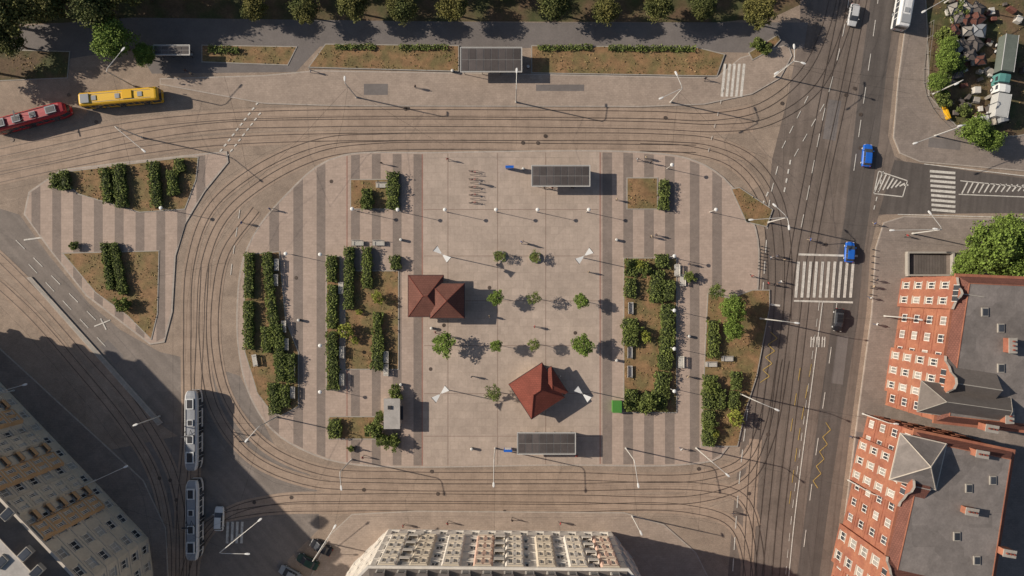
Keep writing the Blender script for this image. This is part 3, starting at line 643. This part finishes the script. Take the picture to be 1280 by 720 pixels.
def long_vehicle(name,L,w,h,body,roof,kind='bus',skirt=None,nose=None):
    mb=MB(); hl=L/2
    def ring(x,k,kz=1): 
        a=w*k; zr=h*kz
        return [(x,-a*.97,.32),(x,-a,.5),(x,-a,1.15),(x,-a*.99,2.35*kz),(x,-a*.95,zr-.25),(x,-a*.75,zr-.04),(x,0,zr),(x,a*.75,zr-.04),(x,a*.95,zr-.25),(x,a*.99,2.35*kz),(x,a,1.15),(x,a,.5),(x,a*.97,.32)]
    mis=[4,0,1,0,0,5,5,0,0,1,0,4,4]
    if kind=='tram': st=[(-hl,.62,.9),(-hl+.25,.78,.96),(-hl+.9,.93,1),(-hl+1.8,1,1),(0,1,1),(hl-1.8,1,1),(hl-.9,.93,1),(hl-.25,.78,.96),(hl,.62,.9)]
    else: st=[(-hl,.93,.95),(-hl+.15,.99,.99),(-hl+.4,1,1),(0,1,1),(hl-.5,1,1),(hl-.2,.98,.98),(hl,.9,.93)]
    mb.loft([ring(*s) for s in st],mis,True,0)
    for s in(-1,1): mb.box((s*(hl-.02),0,1.75),(.08,w*(1.15 if kind=='tram' else 1.7),1.0),1)
    n=int(L/1.5)
    for i in range(n+1):
        x=-hl+1.6+(L-3.2)*i/n
        for s in(-1,1): mb.box((x,s*(w-.005),1.75),(.12,.05,1.2),0)
    for i in range(3 if L>13 else 2):
        x=-hl+2.6+i*(L-5.6)/(2 if L>13 else 1); mb.box((x,-w-.0,1.35),(1.2,.06,1.9),1); mb.box((x,-w-.01,1.35),(.05,.07,1.9),0)
    if kind=='tram':
        for x,l,ww,hh in((-hl+2.6,2.2,1.5,.3),(-hl+6.0,1.6,1.3,.26),(hl-2.4,2.0,1.4,.32),(1.6,1.2,1.1,.22)): 
            mb.box((x,0,h+hh/2),(l,ww,hh),8); mb.box((x,0,h+hh+.02),(l*.8,ww*.7,.05),2)
        for s in(-1,1): mb.beam((-.9,s*.6,h+.1),(.4,s*.45,h+.9),.04,2,4); mb.beam((.4,s*.45,h+.9),(-.7,s*.5,h+1.7),.035,2,4)
        mb.box((-.7,0,h+1.72),(.25,1.9,.05),2); mb.box((-.9,0,h+.08),(.3,1.5,.14),2)
        for s in(-1,1): mb.box((0,s*(w*.72),h+.02),(L-3.4,.05,.1),2)
        bog=(-hl+3.6,hl-3.6)
        for bx in bog:
            mb.box((bx,0,.42),(2.6,1.5,.25),2)
            for dx in(-.9,.9):
                for s in(-1,1): wheel(mb,bx+dx,s*.8,.35,.12,2,3)
    else:
        for x in(-hl+3,0,hl-3.2): mb.box((x,0,h+.05),(.9,.9,.12),3)
        mb.box((-hl+1.3,0,h+.12),(1.6,1.7,.26),3); mb.box((1.9,.1,h+.1),(1.8,1.5,.2),0)
        for s in(-1,1): mb.box((0,s*w*.6,h+.0),(L-2.5,.05,.06),3)
        ax=[-hl+2.9,hl-2.7]+([-hl+4.2] if L>13 else [])
        for x in ax:
            for s in(-1,1): wheel(mb,x,s*(w+.005),.48,.28,2,3)
        for s in(-1,1): mb.box((hl+.05,s*(w+.12),2.1),(.15,.14,.4),2)
    for s in(-1,1): mb.box((hl-.0,s*w*.48,.75),(.1,.25,.16),6); mb.box((-hl+.0,s*w*.48,.85),(.1,.2,.2),7)
    return mb.mesh(name,[body,m_glass,m_dkmetal,p_grey,skirt or m_dkmetal,roof,p_lamp,p_tail,nose or p_grey])
tm2=long_vehicle('tramB',15.2,1.25,3.15,paint('tram_pale',(.62,.62,.62)),paint('roof_greyt',(0.30,0.31,0.33),.5),'tram',nose=paint('tram_pod',(.68,.68,.67),.5))
place(tm2,'tram',240,538,90,zc=2.5); place(tm2,'tram',241,650,90,zc=2.5)
place(long_vehicle('tramC',15.2,1.25,3.15,p_red,paint('roof_red',(0.36,0.02,0.03),.5),'tram'),'tram',34,147,15,zc=2.5)
place(long_vehicle('busA',15.0,1.27,3.1,p_yel,paint('roof_yel',(0.76,0.45,0.03),.4),'bus'),'bus',149,121,5,zc=2.5)
place(long_vehicle('busB',12,1.27,3.05,p_whitep,paint('roof_white',(0.7,0.7,0.7),.4),'bus'),'bus',1133,-4,80,zc=2)
def truck_mesh(cab,box,L=8.5,kind='box'):
    mb=MB(); hl=L/2
    R=[]
    for x,w,z in((hl-2.0,1.15,2.7),(hl-1.5,1.15,2.8),(hl-.5,1.15,2.6),(hl-.1,1.1,1.8),(hl,1.0,.9)):
        R.append([(x,-w,.5),(x,-w,z*.55),(x,-w*.9,z-.15),(x,0,z),(x,w*.9,z-.15),(x,w,z*.55),(x,w,.5)])
    mb.loft(R,[0,0,0,0,0,0,0],True,0); mb.box((hl-.28,0,2.1),(.1,1.9,.8),3); 
    for s in(-1,1): mb.box((hl-1.1,s*1.15,1.9),(.8,.06,.6),3); mb.box((hl-.2,s*1.35,1.9),(.12,.25,.45),2)
    mb.box((-1,0,.75),(L-2.2,1.0,.3),2)
    if kind=='box':
        mb.box((-1.15,0,1.95),(L-2.5,2.4,2.1),1); 
        for s in(-1,1): mb.box((-1.15,s*1.2,3.0),(L-2.4,.08,.1),4)
        mb.box((-1.15,0,3.03),(L-2.9,2.1,.05),1)
    else:
        mb.box((-1.15,0,1.1),(L-2.5,2.4,.15),1)
        for s in(-1,1): mb.box((-1.15,s*1.18,1.5),(L-2.5,.06,.7),1)
        for s in(-1,1): mb.box((-1.15+s*(L-2.5)/2,0,1.5),(.06,2.3,.7),1)
        mb.box((-1.5,0,1.4),(L-4,1.8,.5),4)
    for x in(hl-1.2,-hl+1.4,-hl+2.6):
        for s in(-1,1): wheel(mb,x,s*1.16,.48,.28,2,4)
    return mb.mesh('truck',[cab,box,m_rubber,m_glass,p_silver])
place(truck_mesh(paint('teal',(.10,.26,.24)),M('tarp_green',(.13,.15,.13)),9.5),'truck',1256,76,262,.2,2)
place(truck_mesh(p_whitep,paint('box_grey',(.5,.5,.48)),7),'truck',1250,126,80,.2,2)
place(truck_mesh(p_grey,m_conc,6,'flat'),'truck',1236,150,12,.2,1)
def stall(x,y,a,c1,c2):
    c=W(x,y,2); mb=MB(); hip(mb,c[0],c[1],random.uniform(1.6,2.8),random.uniform(1.4,2.4),2.0,2.5,a,0,.6,.15)
    ca,sa=math.cos(a),math.sin(a)
    for u in(-.9,.9):
        for v in(-.7,.7): mb.beam((c[0]+u*ca-v*sa,c[1]+u*sa+v*ca,.14),(c[0]+u*ca-v*sa,c[1]+u*sa+v*ca,2.0),.05,2,4)
    mb.box((c[0],c[1],.85),(1.8,1.2,.1),1,a); mb.box((c[0],c[1],.5),(1.4,.9,.5),1,a)
    mb.obj('market_stall',[c1,c2,m_dkmetal,m_dkmetal])
sc_=[m_conc,m_slate,m_tileb,p_grey,m_slate,m_flat]
for i in range(16):
    stall(1196+(i%3)*13+random.uniform(-4,4),8+(i//3)*16+random.uniform(-4,4),random.uniform(-.8,.8),random.choice(sc_),m_wood)
mb=MB()
for k in range(70):
    x=random.uniform(1185,1275); y=random.uniform(0,150); c=W(x,y); a=random.uniform(0,3); hh=random.uniform(.3,1.1)
    if 1236<x<1270 and 30<y<160: continue
    mb.box((c[0],c[1],.23+hh/2),(random.uniform(.4,1.6),random.uniform(.4,1.2),hh),k%4,a)
mb.obj('crates_and_pallets',[m_conc,m_wood,m_slate,m_tileb])
mb=MB()
fp=spline([(1160,30),(1157,120),(1200,168),(1262,172)],2.5)
for a,b in zip(fp[:-1],fp[1:]):
    mb.beam((a.x,a.y,.1),(a.x,a.y,2.0),.05,0,5); mb.beam((a.x,a.y,1.9),(b.x,b.y,1.9),.03,0,4); mb.beam((a.x,a.y,1.1),(b.x,b.y,1.1),.02,0,4); mb.beam((a.x,a.y,.3),(b.x,b.y,.3),.03,0,4)
mb.obj('site_fence',[m_sframe])
c=W(1178,135); mb=MB(); mb.box((c[0],c[1],.6),(.5,5.0,.9),0,rd(20)); mb.box((c[0],c[1],1.1),(.3,4.8,.12),0,rd(20)); mb.obj('barrier',[p_yel])
# ------------------------------------------------------------ buildings
def facade(mb,p0,p1,z0,z1,bays,floors,wr=.42,hr=.52,wall=0,win=None,sill=True,ground=None):
    p0=Vector((p0[0],p0[1],0));p1=Vector((p1[0],p1[1],0)); d=p1-p0; L=d.length; d.normalize(); n=Vector((d.y,-d.x,0))
    ang=math.atan2(d.y,d.x); cw=L/bays; ch=(z1-z0)/floors; dep=.2
    P=lambda u,v,o=0:tuple(p0+d*u+n*o+Vector((0,0,z0+v)))
    for i in range(bays):
        for j in range(floors):
            ow=cw*wr; oh=ch*hr; a=cw*i; b=a+cw; u0=a+(cw-ow)/2; u1=u0+ow; v0=ch*j+ch*.27; v1=v0+oh; w0=ch*j; w1=w0+ch
            wl=wall
            mb.poly([P(a,w0),P(u0,w0),P(u0,w1),P(a,w1)],wl); mb.poly([P(u1,w0),P(b,w0),P(b,w1),P(u1,w1)],wl)
            mb.poly([P(u0,w0),P(u1,w0),P(u1,v0),P(u0,v0)],wl); mb.poly([P(u0,v1),P(u1,v1),P(u1,w1),P(u0,w1)],wl)
            mb.poly([P(u0,v0),P(u1,v0),P(u1,v0,-dep),P(u0,v0,-dep)],3); mb.poly([P(u0,v1,-dep),P(u1,v1,-dep),P(u1,v1),P(u0,v1)],wl)
            mb.poly([P(u0,v0),P(u0,v0,-dep),P(u0,v1,-dep),P(u0,v1)],wl); mb.poly([P(u1,v0,-dep),P(u1,v0),P(u1,v1),P(u1,v1,-dep)],wl)
            mb.poly([P(u0,v0,-dep),P(u1,v0,-dep),P(u1,v1,-dep),P(u0,v1,-dep)],1 if random.random()<.6 else 2)
            t=.13
            for (x0,x1,y0,y1) in((u0,u0+t,v0,v1),(u1-t,u1,v0,v1),(u0+t,u1-t,v0,v0+t),(u0+t,u1-t,v1-t,v1),((u0+u1)/2-.06,(u0+u1)/2+.06,v0+t,v1-t),(u0+t,(u0+u1)/2-.06,v0+oh*.66,v0+oh*.66+.1),((u0+u1)/2+.06,u1-t,v0+oh*.66,v0+oh*.66+.1)):
                mb.poly([P(x0,y0,-dep+.06),P(x1,y0,-dep+.06),P(x1,y1,-dep+.06),P(x0,y1,-dep+.06)],4)
            if sill:
                c=p0+d*((u0+u1)/2)+n*.09; mb.box((c.x,c.y,z0+v0-.06),(ow+.3,.22,.1),3,ang)
                mb.box((c.x-n.x*.04,c.y-n.y*.04,z0+v1+.12),(ow+.3,.12,.14),3,ang)
def band(mb,p0,p1,z,h,o,mi):
    a=Vector(p0);b=Vector(p1); d=b-a; L=d.length; d.normalize(); n=Vector((d.y,-d.x)); c=(a+b)/2+n*(o/2); mb.box((c.x,c.y,z),(L,o,h),mi,math.atan2(d.y,d.x))
def building(name,foot,zt,floors,bayw,wallm,roofm,mans=(1.0,1.0),mansm=None,win_sides=None,wr=.42,hr=.52,cornice=.45,trim=None):
    F=ccw(px(foot)); e=empty(name); trim=trim or m_trim
    mb=MB(); n=len(F)
    for i in range(n):
        p0=F[i];p1=F[(i+1)%n]; L=math.dist(p0,p1)
        facade(mb,p0,p1,0.1,zt,max(1,int(L/bayw)),floors,wr,hr)
        for q in range(1,floors): band(mb,p0,p1,.1+(zt-.1)*q/floors,.18,.12,5)
    mb.obj('walls',[wallm,m_glass,m_glass2,trim,m_frame,trim],e)
    r=MB(); C=offset(F,-cornice); r.prism(C,zt+.0,zt+.35,1,1); I=offset(F,mans[0]); r_b=[(x,y,zt+.36) for x,y in F]; r_t=[(x,y,zt+.36+mans[1]) for x,y in I]
    for i in range(n):
        j=(i+1)%n; r.poly([r_b[i],r_b[j],r_t[j],r_t[i]],2)
    r.poly(r_t,0)
    for i in range(n):
        j=(i+1)%n; r.beam(r_t[i],r_t[j],.1,1,4)
    r.obj('roof',[roofm,trim,mansm or roofm],e)
    return e,F
def chimney(e,x,y,z,w=1.2,d=2.0,ang=0,zt=19):
    c=W(x,y,zt); mb=MB(); mb.box((c[0],c[1],z+1),(w,d,2),0,ang); mb.box((c[0],c[1],z+2.05),(w+.2,d+.2,.15),1,ang)
    for k in(-.5,0,.5):
        xx=-k*d*.6*math.sin(ang); yy=k*d*.6*math.cos(ang); mb.beam((c[0]+xx,c[1]+yy,z+2.1),(c[0]+xx,c[1]+yy,z+2.5),.15,2,8)
    mb.obj('chimney',[m_brick,m_conc,m_tile],e)
def gable(e,F0,F1,t,w,z0,zp,L,wallm,roofm):
    a=Vector((*F0,0));b=Vector((*F1,0)); d=(b-a); Ln=d.length; d.normalize(); n=Vector((d.y,-d.x,0)); c=a+d*(Ln*t); mb=MB()
    P=lambda u,o,z:tuple(c+d*u+n*o+Vector((0,0,z)))
    h=w/2
    facade(mb,P(-h,.6,0)[:2],P(h,.6,0)[:2],.1,z0,max(2,int(w/2.6)),4,.45,.52)
    for s in(-1,1): mb.poly([P(s*h,.6,.1),P(s*h,-.2,.1),P(s*h,-.2,z0),P(s*h,.6,z0)],0)
    prof=[(-h,z0),(h,z0),(h,z0+.8),(h*.8,z0+1.0),(h*.62,z0+(zp-z0)*.45),(h*.4,z0+(zp-z0)*.6),(h*.22,zp-.4),(0,zp),(-h*.22,zp-.4),(-h*.4,z0+(zp-z0)*.6),(-h*.62,z0+(zp-z0)*.45),(-h*.8,z0+1.0),(-h,z0+.8)]
    mb.poly([P(u,.6,z) for u,z in prof],0); mb.poly([P(u,.15,z) for u,z in prof][::-1],0)
    for k in range(2,len(prof)): 
        u,z=prof[k-1];u2,z2=prof[k] ; mb.poly([P(u,.6,z),P(u,.15,z),P(u2,.15,z2),P(u2,.6,z2)],3)
    for s in(-1,0,1):
        u=s*w*.17; mb.poly([P(u-.45,.63,z0+.6),P(u+.45,.63,z0+.6),P(u+.45,.63,z0+2.0),P(u-.45,.63,z0+2.0)],1)
        for q in(-.5,.45): mb.poly([P(u+q,.65,z0+.55),P(u+q+.08,.65,z0+.55),P(u+q+.08,.65,z0+2.05),P(u+q,.65,z0+2.05)],4)
    mb.obj('gable_wall',[wallm,m_glass,m_glass2,m_trim,m_frame],e)
    r=MB(); zr=zp-.9
    r.poly([P(-h,.14,z0+.4),P(0,.14,zr),P(0,-L,zr),P(-h,-L,z0+.4)],0); r.poly([P(0,.14,zr),P(h,.14,z0+.4),P(h,-L,z0+.4),P(0,-L,zr)],0)
    r.poly([P(-h,-L,z0+.4),P(0,-L,zr),P(h,-L,z0+.4)],0)
    r.beam(P(0,.1,zr),P(0,-L,zr),.1,1,4)
    r.obj('gable_roof',[roofm,m_conc],e)
e1,F1=building('brick_building',[(1130,347),(1245,352),(1238,520),(1106,506)],15.8,4,3.0,m_brick,m_flat,(1.2,1.4),m_tileb,wr=.48,trim=m_brick)
def wall_of(F,a,b):
    A=W(*a);B=W(*b); i=min(range(len(F)),key=lambda k:math.dist(F[k],A)); j=min(range(len(F)),key=lambda k:math.dist(F[k],B))
    return (F[i],F[j]) if (j-i)%len(F)==1 else (F[j],F[i])
w1=wall_of(F1,(1130,347),(1106,506))
gable(e1,w1[0],w1[1],.72 if w1[0][1]>w1[1][1] else .28,8.5,15.8,20.5,8,m_brick,m_slate)
gable(e1,w1[0],w1[1],.12 if w1[0][1]>w1[1][1] else .88,5.5,15.8,18.5,4,m_brick,m_tileb)
for x,y in[(1266,432),(1262,520)]: chimney(e1,x,y,17,1.2,2.4,0)
e2,F2=building('brick_building',[(1084,518),(1190,540),(1168,680),(1148,860),(1012,840),(1045,690)],15.8,4,3.0,m_brick,m_flat,(1.2,1.4),m_tileb,wr=.48,trim=m_brick)
w2=wall_of(F2,(1084,518),(1045,690)); dn=w2[0][1]>w2[1][1]
gable(e2,w2[0],w2[1],.32 if dn else .68,8.5,15.8,19.5,3,m_brick,m_tileb)
gable(e2,w2[0],w2[1],.93 if dn else .07,7.5,15.8,20.5,7,m_brick,m_tileb)
for x,y in[(1240,536),(1228,568),(1262,692),(1215,640)]: chimney(e2,x,y,17,1.1,2.0,rd(80))
c=W(1150,578,18.5); mb=MB(); a=rd(-13); mb.box((c[0],c[1],17.4),(7.4,7.4,1.0),1,a)
ca,sa=math.cos(a),math.sin(a); E=[(c[0]+x*ca-y*sa,c[1]+x*sa+y*ca,17.95) for x,y in((-4,-4),(4,-4),(4,4),(-4,4))]; top=(c[0],c[1],21.5)
for i in range(4): mb.poly([E[i],E[(i+1)%4],top],0); mb.beam(E[i],top,.1,2,4); mb.beam(E[i],E[(i+1)%4],.12,2,4)
mb.obj('turret_roof',[m_flat,m_brick,m_trim],e2)
mb=MB(); A=W(1212,505,18); hip(mb,A[0],A[1],15,5,16.5,20.5,rd(-8),0,11,.2); mb.obj('cross_roof',[m_slate,m_slate,m_conc,m_conc],e2)
mb=MB(); 
for x,y in[(1230,390),(1250,410),(1240,600),(1210,610),(1195,670),(1250,460),(1220,700)]:
    c=W(x,y,17.5); mb.box((c[0],c[1],17.6),(1.1,1.5,.4),0); mb.box((c[0],c[1],17.83),(.8,1.2,.06),1)
mb.obj('skylights',[m_conc,m_glass],e2)
# bottom building
e3,F3=building('apartment_building',[(486,661),(764,664),(792,700),(800,860),(420,860),(440,706)],18.5,5,2.9,m_pale,m_slate,(2.2,2.6),m_slate,wr=.42,hr=.55,trim=m_pale)
def oriel(e,p0,p1,t,w,z0,z1,fl,out,mat,cap=None):
    a=Vector((*p0,0));b=Vector((*p1,0)); d=b-a;L=d.length;d.normalize();n=Vector((d.y,-d.x,0)); c=a+d*(L*t); mb=MB()
    q=[c-d*w/2,c-d*(w/2-out*.8)+n*out,c+d*(w/2-out*.8)+n*out,c+d*w/2]
    for i,nb in((0,0),(1,2),(2,0)):
        if nb: facade(mb,q[i][:2],q[i+1][:2],z0,z1,nb,fl,.5,.5,0,sill=True)
        else: mb.poly([(q[i].x,q[i].y,z0),(q[i+1].x,q[i+1].y,z0),(q[i+1].x,q[i+1].y,z1),(q[i].x,q[i].y,z1)],0)
    mb.poly([(v.x,v.y,z0) for v in q][::-1],3); mb.poly([(v.x,v.y,z1) for v in q],3)
    for k in range(fl+1):
        z=z0+(z1-z0)*k/fl
        band(mb,q[1][:2],q[2][:2],z,.18,.1,3)
    mb.obj('bay_window',[mat,m_glass,m_glass2,m_cream,m_frame],e)
w3=wall_of(F3,(486,661),(764,664))
for i in range(8):
    oriel(e3,w3[0],w3[1],.06+.125*i,3.4,3.9,17.9,4,.4,[m_pinkr,m_pale,m_cream,m_pale][i%4])
def balcony(e,p0,p1,t,z,w,mat,dp=.9):
    a=Vector((*p0,0));b=Vector((*p1,0)); d=b-a;L=d.length;d.normalize();n=Vector((d.y,-d.x,0)); c=a+d*(L*t)+n*(dp/2+.02); ang=math.atan2(d.y,d.x); mb=MB()
    mb.box((c.x,c.y,z),(w,dp,.16),0,ang)
    f=c+n*(dp/2-.05); mb.box((f.x,f.y,z+.55),(w,.06,.9),1,ang)
    for s in(-1,1): g=c+d*s*(w/2-.03)-n*.05; mb.box((g.x,g.y,z+.55),(.06,dp-.12,.9),1,ang)
    mb.obj('balcony',[m_conc,mat],e)
for i in range(0,8,3):
    for k in range(4): balcony(e3,w3[0],w3[1],.06+.125*i+.0625,4.4+k*3.6,1.8,m_pale,.7)
# dormers along the front slope
mb=MB()
a=Vector((*w3[0],0));b=Vector((*w3[1],0)); d=(b-a); L=d.length; d.normalize(); n=Vector((d.y,-d.x,0)); ang=math.atan2(d.y,d.x)
for i in range(12):
    c=a+d*(L*(.05+.082*i))-n*1.0; mb.box((c.x,c.y,19.7),(1.5,1.8,1.6),0,ang); mb.box((c.x,c.y,20.55),(1.8,2.0,.12),1,ang); q=c+n*.92; mb.box((q.x,q.y,19.7),(1.0,.06,1.1),2,ang)
mb.obj('dormers',[m_pale,m_slate,m_glass],e3)
# bottom-left building
e4,F4=building('apartment_building',[(-75,398),(150,634),(186,672),(192,715),(192,960),(-330,960),(-400,700)],21,6,3.2,m_cream,m_flatl,(2.5,2.2),m_slate,wr=.46,hr=.52)
w4=wall_of(F4,(-75,398),(150,634)); 
for i in range(9):
    oriel(e4,w4[0],w4[1],.06+.11*i,3.6,3.6,20.7,5,.5,[m_ochre,m_cream][i%2])
    if i%2==0:
        for k in range(5): balcony(e4,w4[0],w4[1],.06+.11*i+.055,3.9+k*3.45,1.7,m_ochre,.8)
mb=MB()
for x,y in[(14,640),(36,690),(6,700),(50,712),(-20,660)]:
    c=W(x,y,23); mb.box((c[0],c[1],23.6),(2.2,1.4,.8),0,rd(45)); mb.box((c[0],c[1],24.04),(1.9,1.1,.08),1,rd(45))
mb.obj('roof_vents',[m_conc,m_glass],e4)
mb=MB(); c=W(1160,330)
for dx,dy,w,d in((0,2.2,9,.35),(0,-2.2,9,.35),(4.4,0,.35,4.05),(-4.4,0,.35,4.05)): mb.box((c[0]+dx,c[1]+dy,.55),(w,d,1.0),0)
for i in range(14): mb.box((c[0]-4+i*.55,c[1],.16+.0*i+.05*(13-i)/13),(.5,3.9,.05+.03*(13-i)),1)
mb.obj('stair_enclosure',[m_conc,m_slate])
# ------------------------------------------------------------ people
def person_mesh(name,stride,shirt,trou,hair):
    V=[(0,0,.95),(0,0,1.15),(0,0,1.38),(0,0,1.5),(.02,0,1.6),(.02,0,1.72)]
    R=[.135,.13,.15,.06,.09,.075]
    E=[(0,1),(1,2),(2,3),(3,4),(4,5)]
    for s in(-1,1):
        b=len(V); f=stride*s
        V+=[(0,s*.09,.88),(f*.5,s*.1,.5),(f*.9-.03,s*.1,.09),(f*.9+.14,s*.11,.05)]; R+=[.09,.06,.045,.035]; E+=[(0,b),(b,b+1),(b+1,b+2),(b+2,b+3)]
        b=len(V); g=-stride*s*.7
        V+=[(0,s*.19,1.4),(g*.4,s*.23,1.14),(g+.05,s*.22,.9),(g+.09,s*.22,.82)]; R+=[.055,.042,.032,.03]; E+=[(2,b),(b,b+1),(b+1,b+2),(b+2,b+3)]
    me=bpy.data.meshes.new(name+'_sk'); me.from_pydata(V,E,[]); o=bpy.data.objects.new('tmp',me); coll.objects.link(o)
    m=o.modifiers.new('s','SKIN'); 
    for i,sv_ in enumerate(me.skin_vertices[0].data): sv_.radius=(R[i],R[i]*(1.25 if i in(0,1,2) else 1)); sv_.use_root=(i==0)
    ss=o.modifiers.new('u','SUBSURF'); ss.levels=1
    dg=bpy.context.evaluated_depsgraph_get(); ev=o.evaluated_get(dg); nm=bpy.data.meshes.new_from_object(ev); nm.name=name
    bpy.data.objects.remove(o)
    nm.materials.clear()
    for q in(shirt,trou,m_skin,hair,m_rubber): nm.materials.append(q)
    for p in nm.polygons:
        c=p.center; z=c.z
        p.material_index=4 if z<.1 else 1 if z<.93 and abs(c.y)<.19 else 2 if z<.98 else 0 if z<1.47 else (3 if (z>1.66 or c.x<.0) else 2)
        p.use_smooth=True
    import bmesh
    bm=bmesh.new(); bm.from_mesh(nm)
    for s in(-1,1):
        g=-stride*s*.7; h0=Vector((g+.09,s*.22,.82))
        for k in range(5):
            if k<4: p=h0+Vector((-.03+.02*k,0,-.02)); q=p+Vector((.012,-s*.01,-[.06,.075,.08,.07][k]))
            else: p=h0+Vector((.03,0,0)); q=p+Vector((.035,-s*.02,-.045))
            vs=[]
            for c,r in((p,.010),(q,.007)):
                for t in range(4): vs.append(bm.verts.new(c+Vector((r*math.cos(t*1.571),r*math.sin(t*1.571),0))))
            for t in range(4):
                f=bm.faces.new((vs[t],vs[(t+1)%4],vs[4+(t+1)%4],vs[4+t])); f.material_index=2
            f=bm.faces.new(vs[4:]); f.material_index=2
    n0=[bm.verts.new(v) for v in((.10,-.015,1.62),(.10,.015,1.62),(.13,0,1.615),(.10,0,1.66))]
    for t in((0,1,2),(0,2,3),(1,3,2)): f=bm.faces.new([n0[i] for i in t]); f.material_index=2
    bm.to_mesh(nm); bm.free()
    return nm
cl=[paint('cloth_white',(.6,.6,.58),.9),paint('cloth_dark',(.03,.03,.04),.9),paint('cloth_red',(.35,.04,.04),.9),paint('cloth_blue',(.05,.1,.3),.9),paint('cloth_beige',(.4,.32,.22),.9),paint('jeans',(.06,.09,.16),.9)]
pm=[person_mesh('person_%d'%i,st,cl[a],cl[b],m_hair) for i,(st,a,b) in enumerate([(.3,0,5),(.05,1,5),(.25,2,1),(.35,3,4),(.04,4,1),(.28,1,1)])]
for x,y in[(652,303),(660,306),(668,408),(813,296),(819,294),(478,205),(612,395),(962,322),(970,320),(978,325),(958,354),(968,356),(974,352),(1010,300),(1088,358),(1092,350),(1085,372),(735,340),(545,415),(340,262),(305,279),(235,90),(242,94),(455,570),(700,470),(560,200),(796,200),(806,198),(812,204),(680,235),(690,236),(715,235),(720,568),(600,230),(445,560),(390,90),(520,110),(880,100),(915,640),(858,470),(860,330),(505,655),(560,652),(640,648),(700,652),(850,560),(1090,280),(1130,295),(1062,545),(1058,640),(1092,405),(668,540),(590,470),(770,250),(560,420),(938,345)]:
    c=W(x,y); onp=(300<x<945 and 195<y<580)
    zz=.15 if (onp or x>1084 or (y<130) or y>640) else .07
    put(random.choice(pm),'person',(c[0],c[1],zz),random.uniform(0,6.28))
def bike_mesh():
    mb=MB()
    for x in(-.52,.52):
        for k in range(12):
            a=k*math.pi/6;b=a+math.pi/6; mb.beam((x+.33*math.cos(a),0,.34+.33*math.sin(a)),(x+.33*math.cos(b),0,.34+.33*math.sin(b)),.02,1,4,None,False)
    for a,b in(((-.52,0,.34),(-.1,0,.3)),((-.1,0,.3),(.38,0,.8)),((-.18,0,.82),(.38,0,.8)),((-.1,0,.3),(-.2,0,.95)),((-.52,0,.34),(-.18,0,.82)),((.52,0,.34),(.36,0,1.0)),((.36,-.28,1.02),(.36,.28,1.02))): mb.beam(a,b,.02,0,5)
    mb.box((-.2,0,.97),(.26,.14,.06),1); return mb.mesh('bicycle',[p_red,m_rubber])
bk=bike_mesh()
for i in range(5): c=W(592,217+i*9.5); put(bk,'bicycle',(c[0],c[1]+.25,.15),rd(random.uniform(-6,6)))
bl=MB(); bl.beam((0,0,0),(0,0,.8),.08,0,8); bl.beam((0,0,.8),(0,0,.9),.1,0,8,.05); blm=bl.mesh('bollard',[m_dkmetal])
for i in range(16):
    c=W(951-i*.6,308+i*4.0) if i<8 else W(1090-(i-8)*.4,312+(i-8)*8); put(blm,'bollard',(c[0],c[1],.05))
# ------------------------------------------------------------ light, sky, camera
el=rd(28); az=rd(-77.5)
w=bpy.data.worlds.new('World'); scn.world=w; w.use_nodes=True; nt=w.node_tree
sky=nt.nodes.new('ShaderNodeTexSky'); sky.sky_type='NISHITA'; sky.sun_disc=False; sky.sun_elevation=el; sky.sun_rotation=az; sky.air_density=1.0; sky.dust_density=1.5
bg=nt.nodes['Background']; nt.links.new(sky.outputs[0],bg.inputs['Color']); bg.inputs['Strength'].default_value=0.068
sd=bpy.data.lights.new('sun','SUN'); sd.energy=5.0; sd.angle=rd(.5); sd.color=(1.0,.90,.77); so=bpy.data.objects.new('sun',sd); coll.objects.link(so)
dirv=Vector((math.sin(az)*math.cos(el),math.cos(az)*math.cos(el),math.sin(el))); so.rotation_euler=dirv.to_track_quat('Z','Y').to_euler(); so.location=dirv*200
cd=bpy.data.cameras.new('camera'); cd.lens=24; cd.sensor_width=36; cd.clip_end=3000; cd.clip_start=.5
co=bpy.data.objects.new('camera',cd); coll.objects.link(co); co.location=(0,0,H); co.rotation_euler=(0,0,0); scn.camera=co
scn.view_settings.view_transform='Standard'; scn.view_settings.look='None'; scn.view_settings.exposure=0
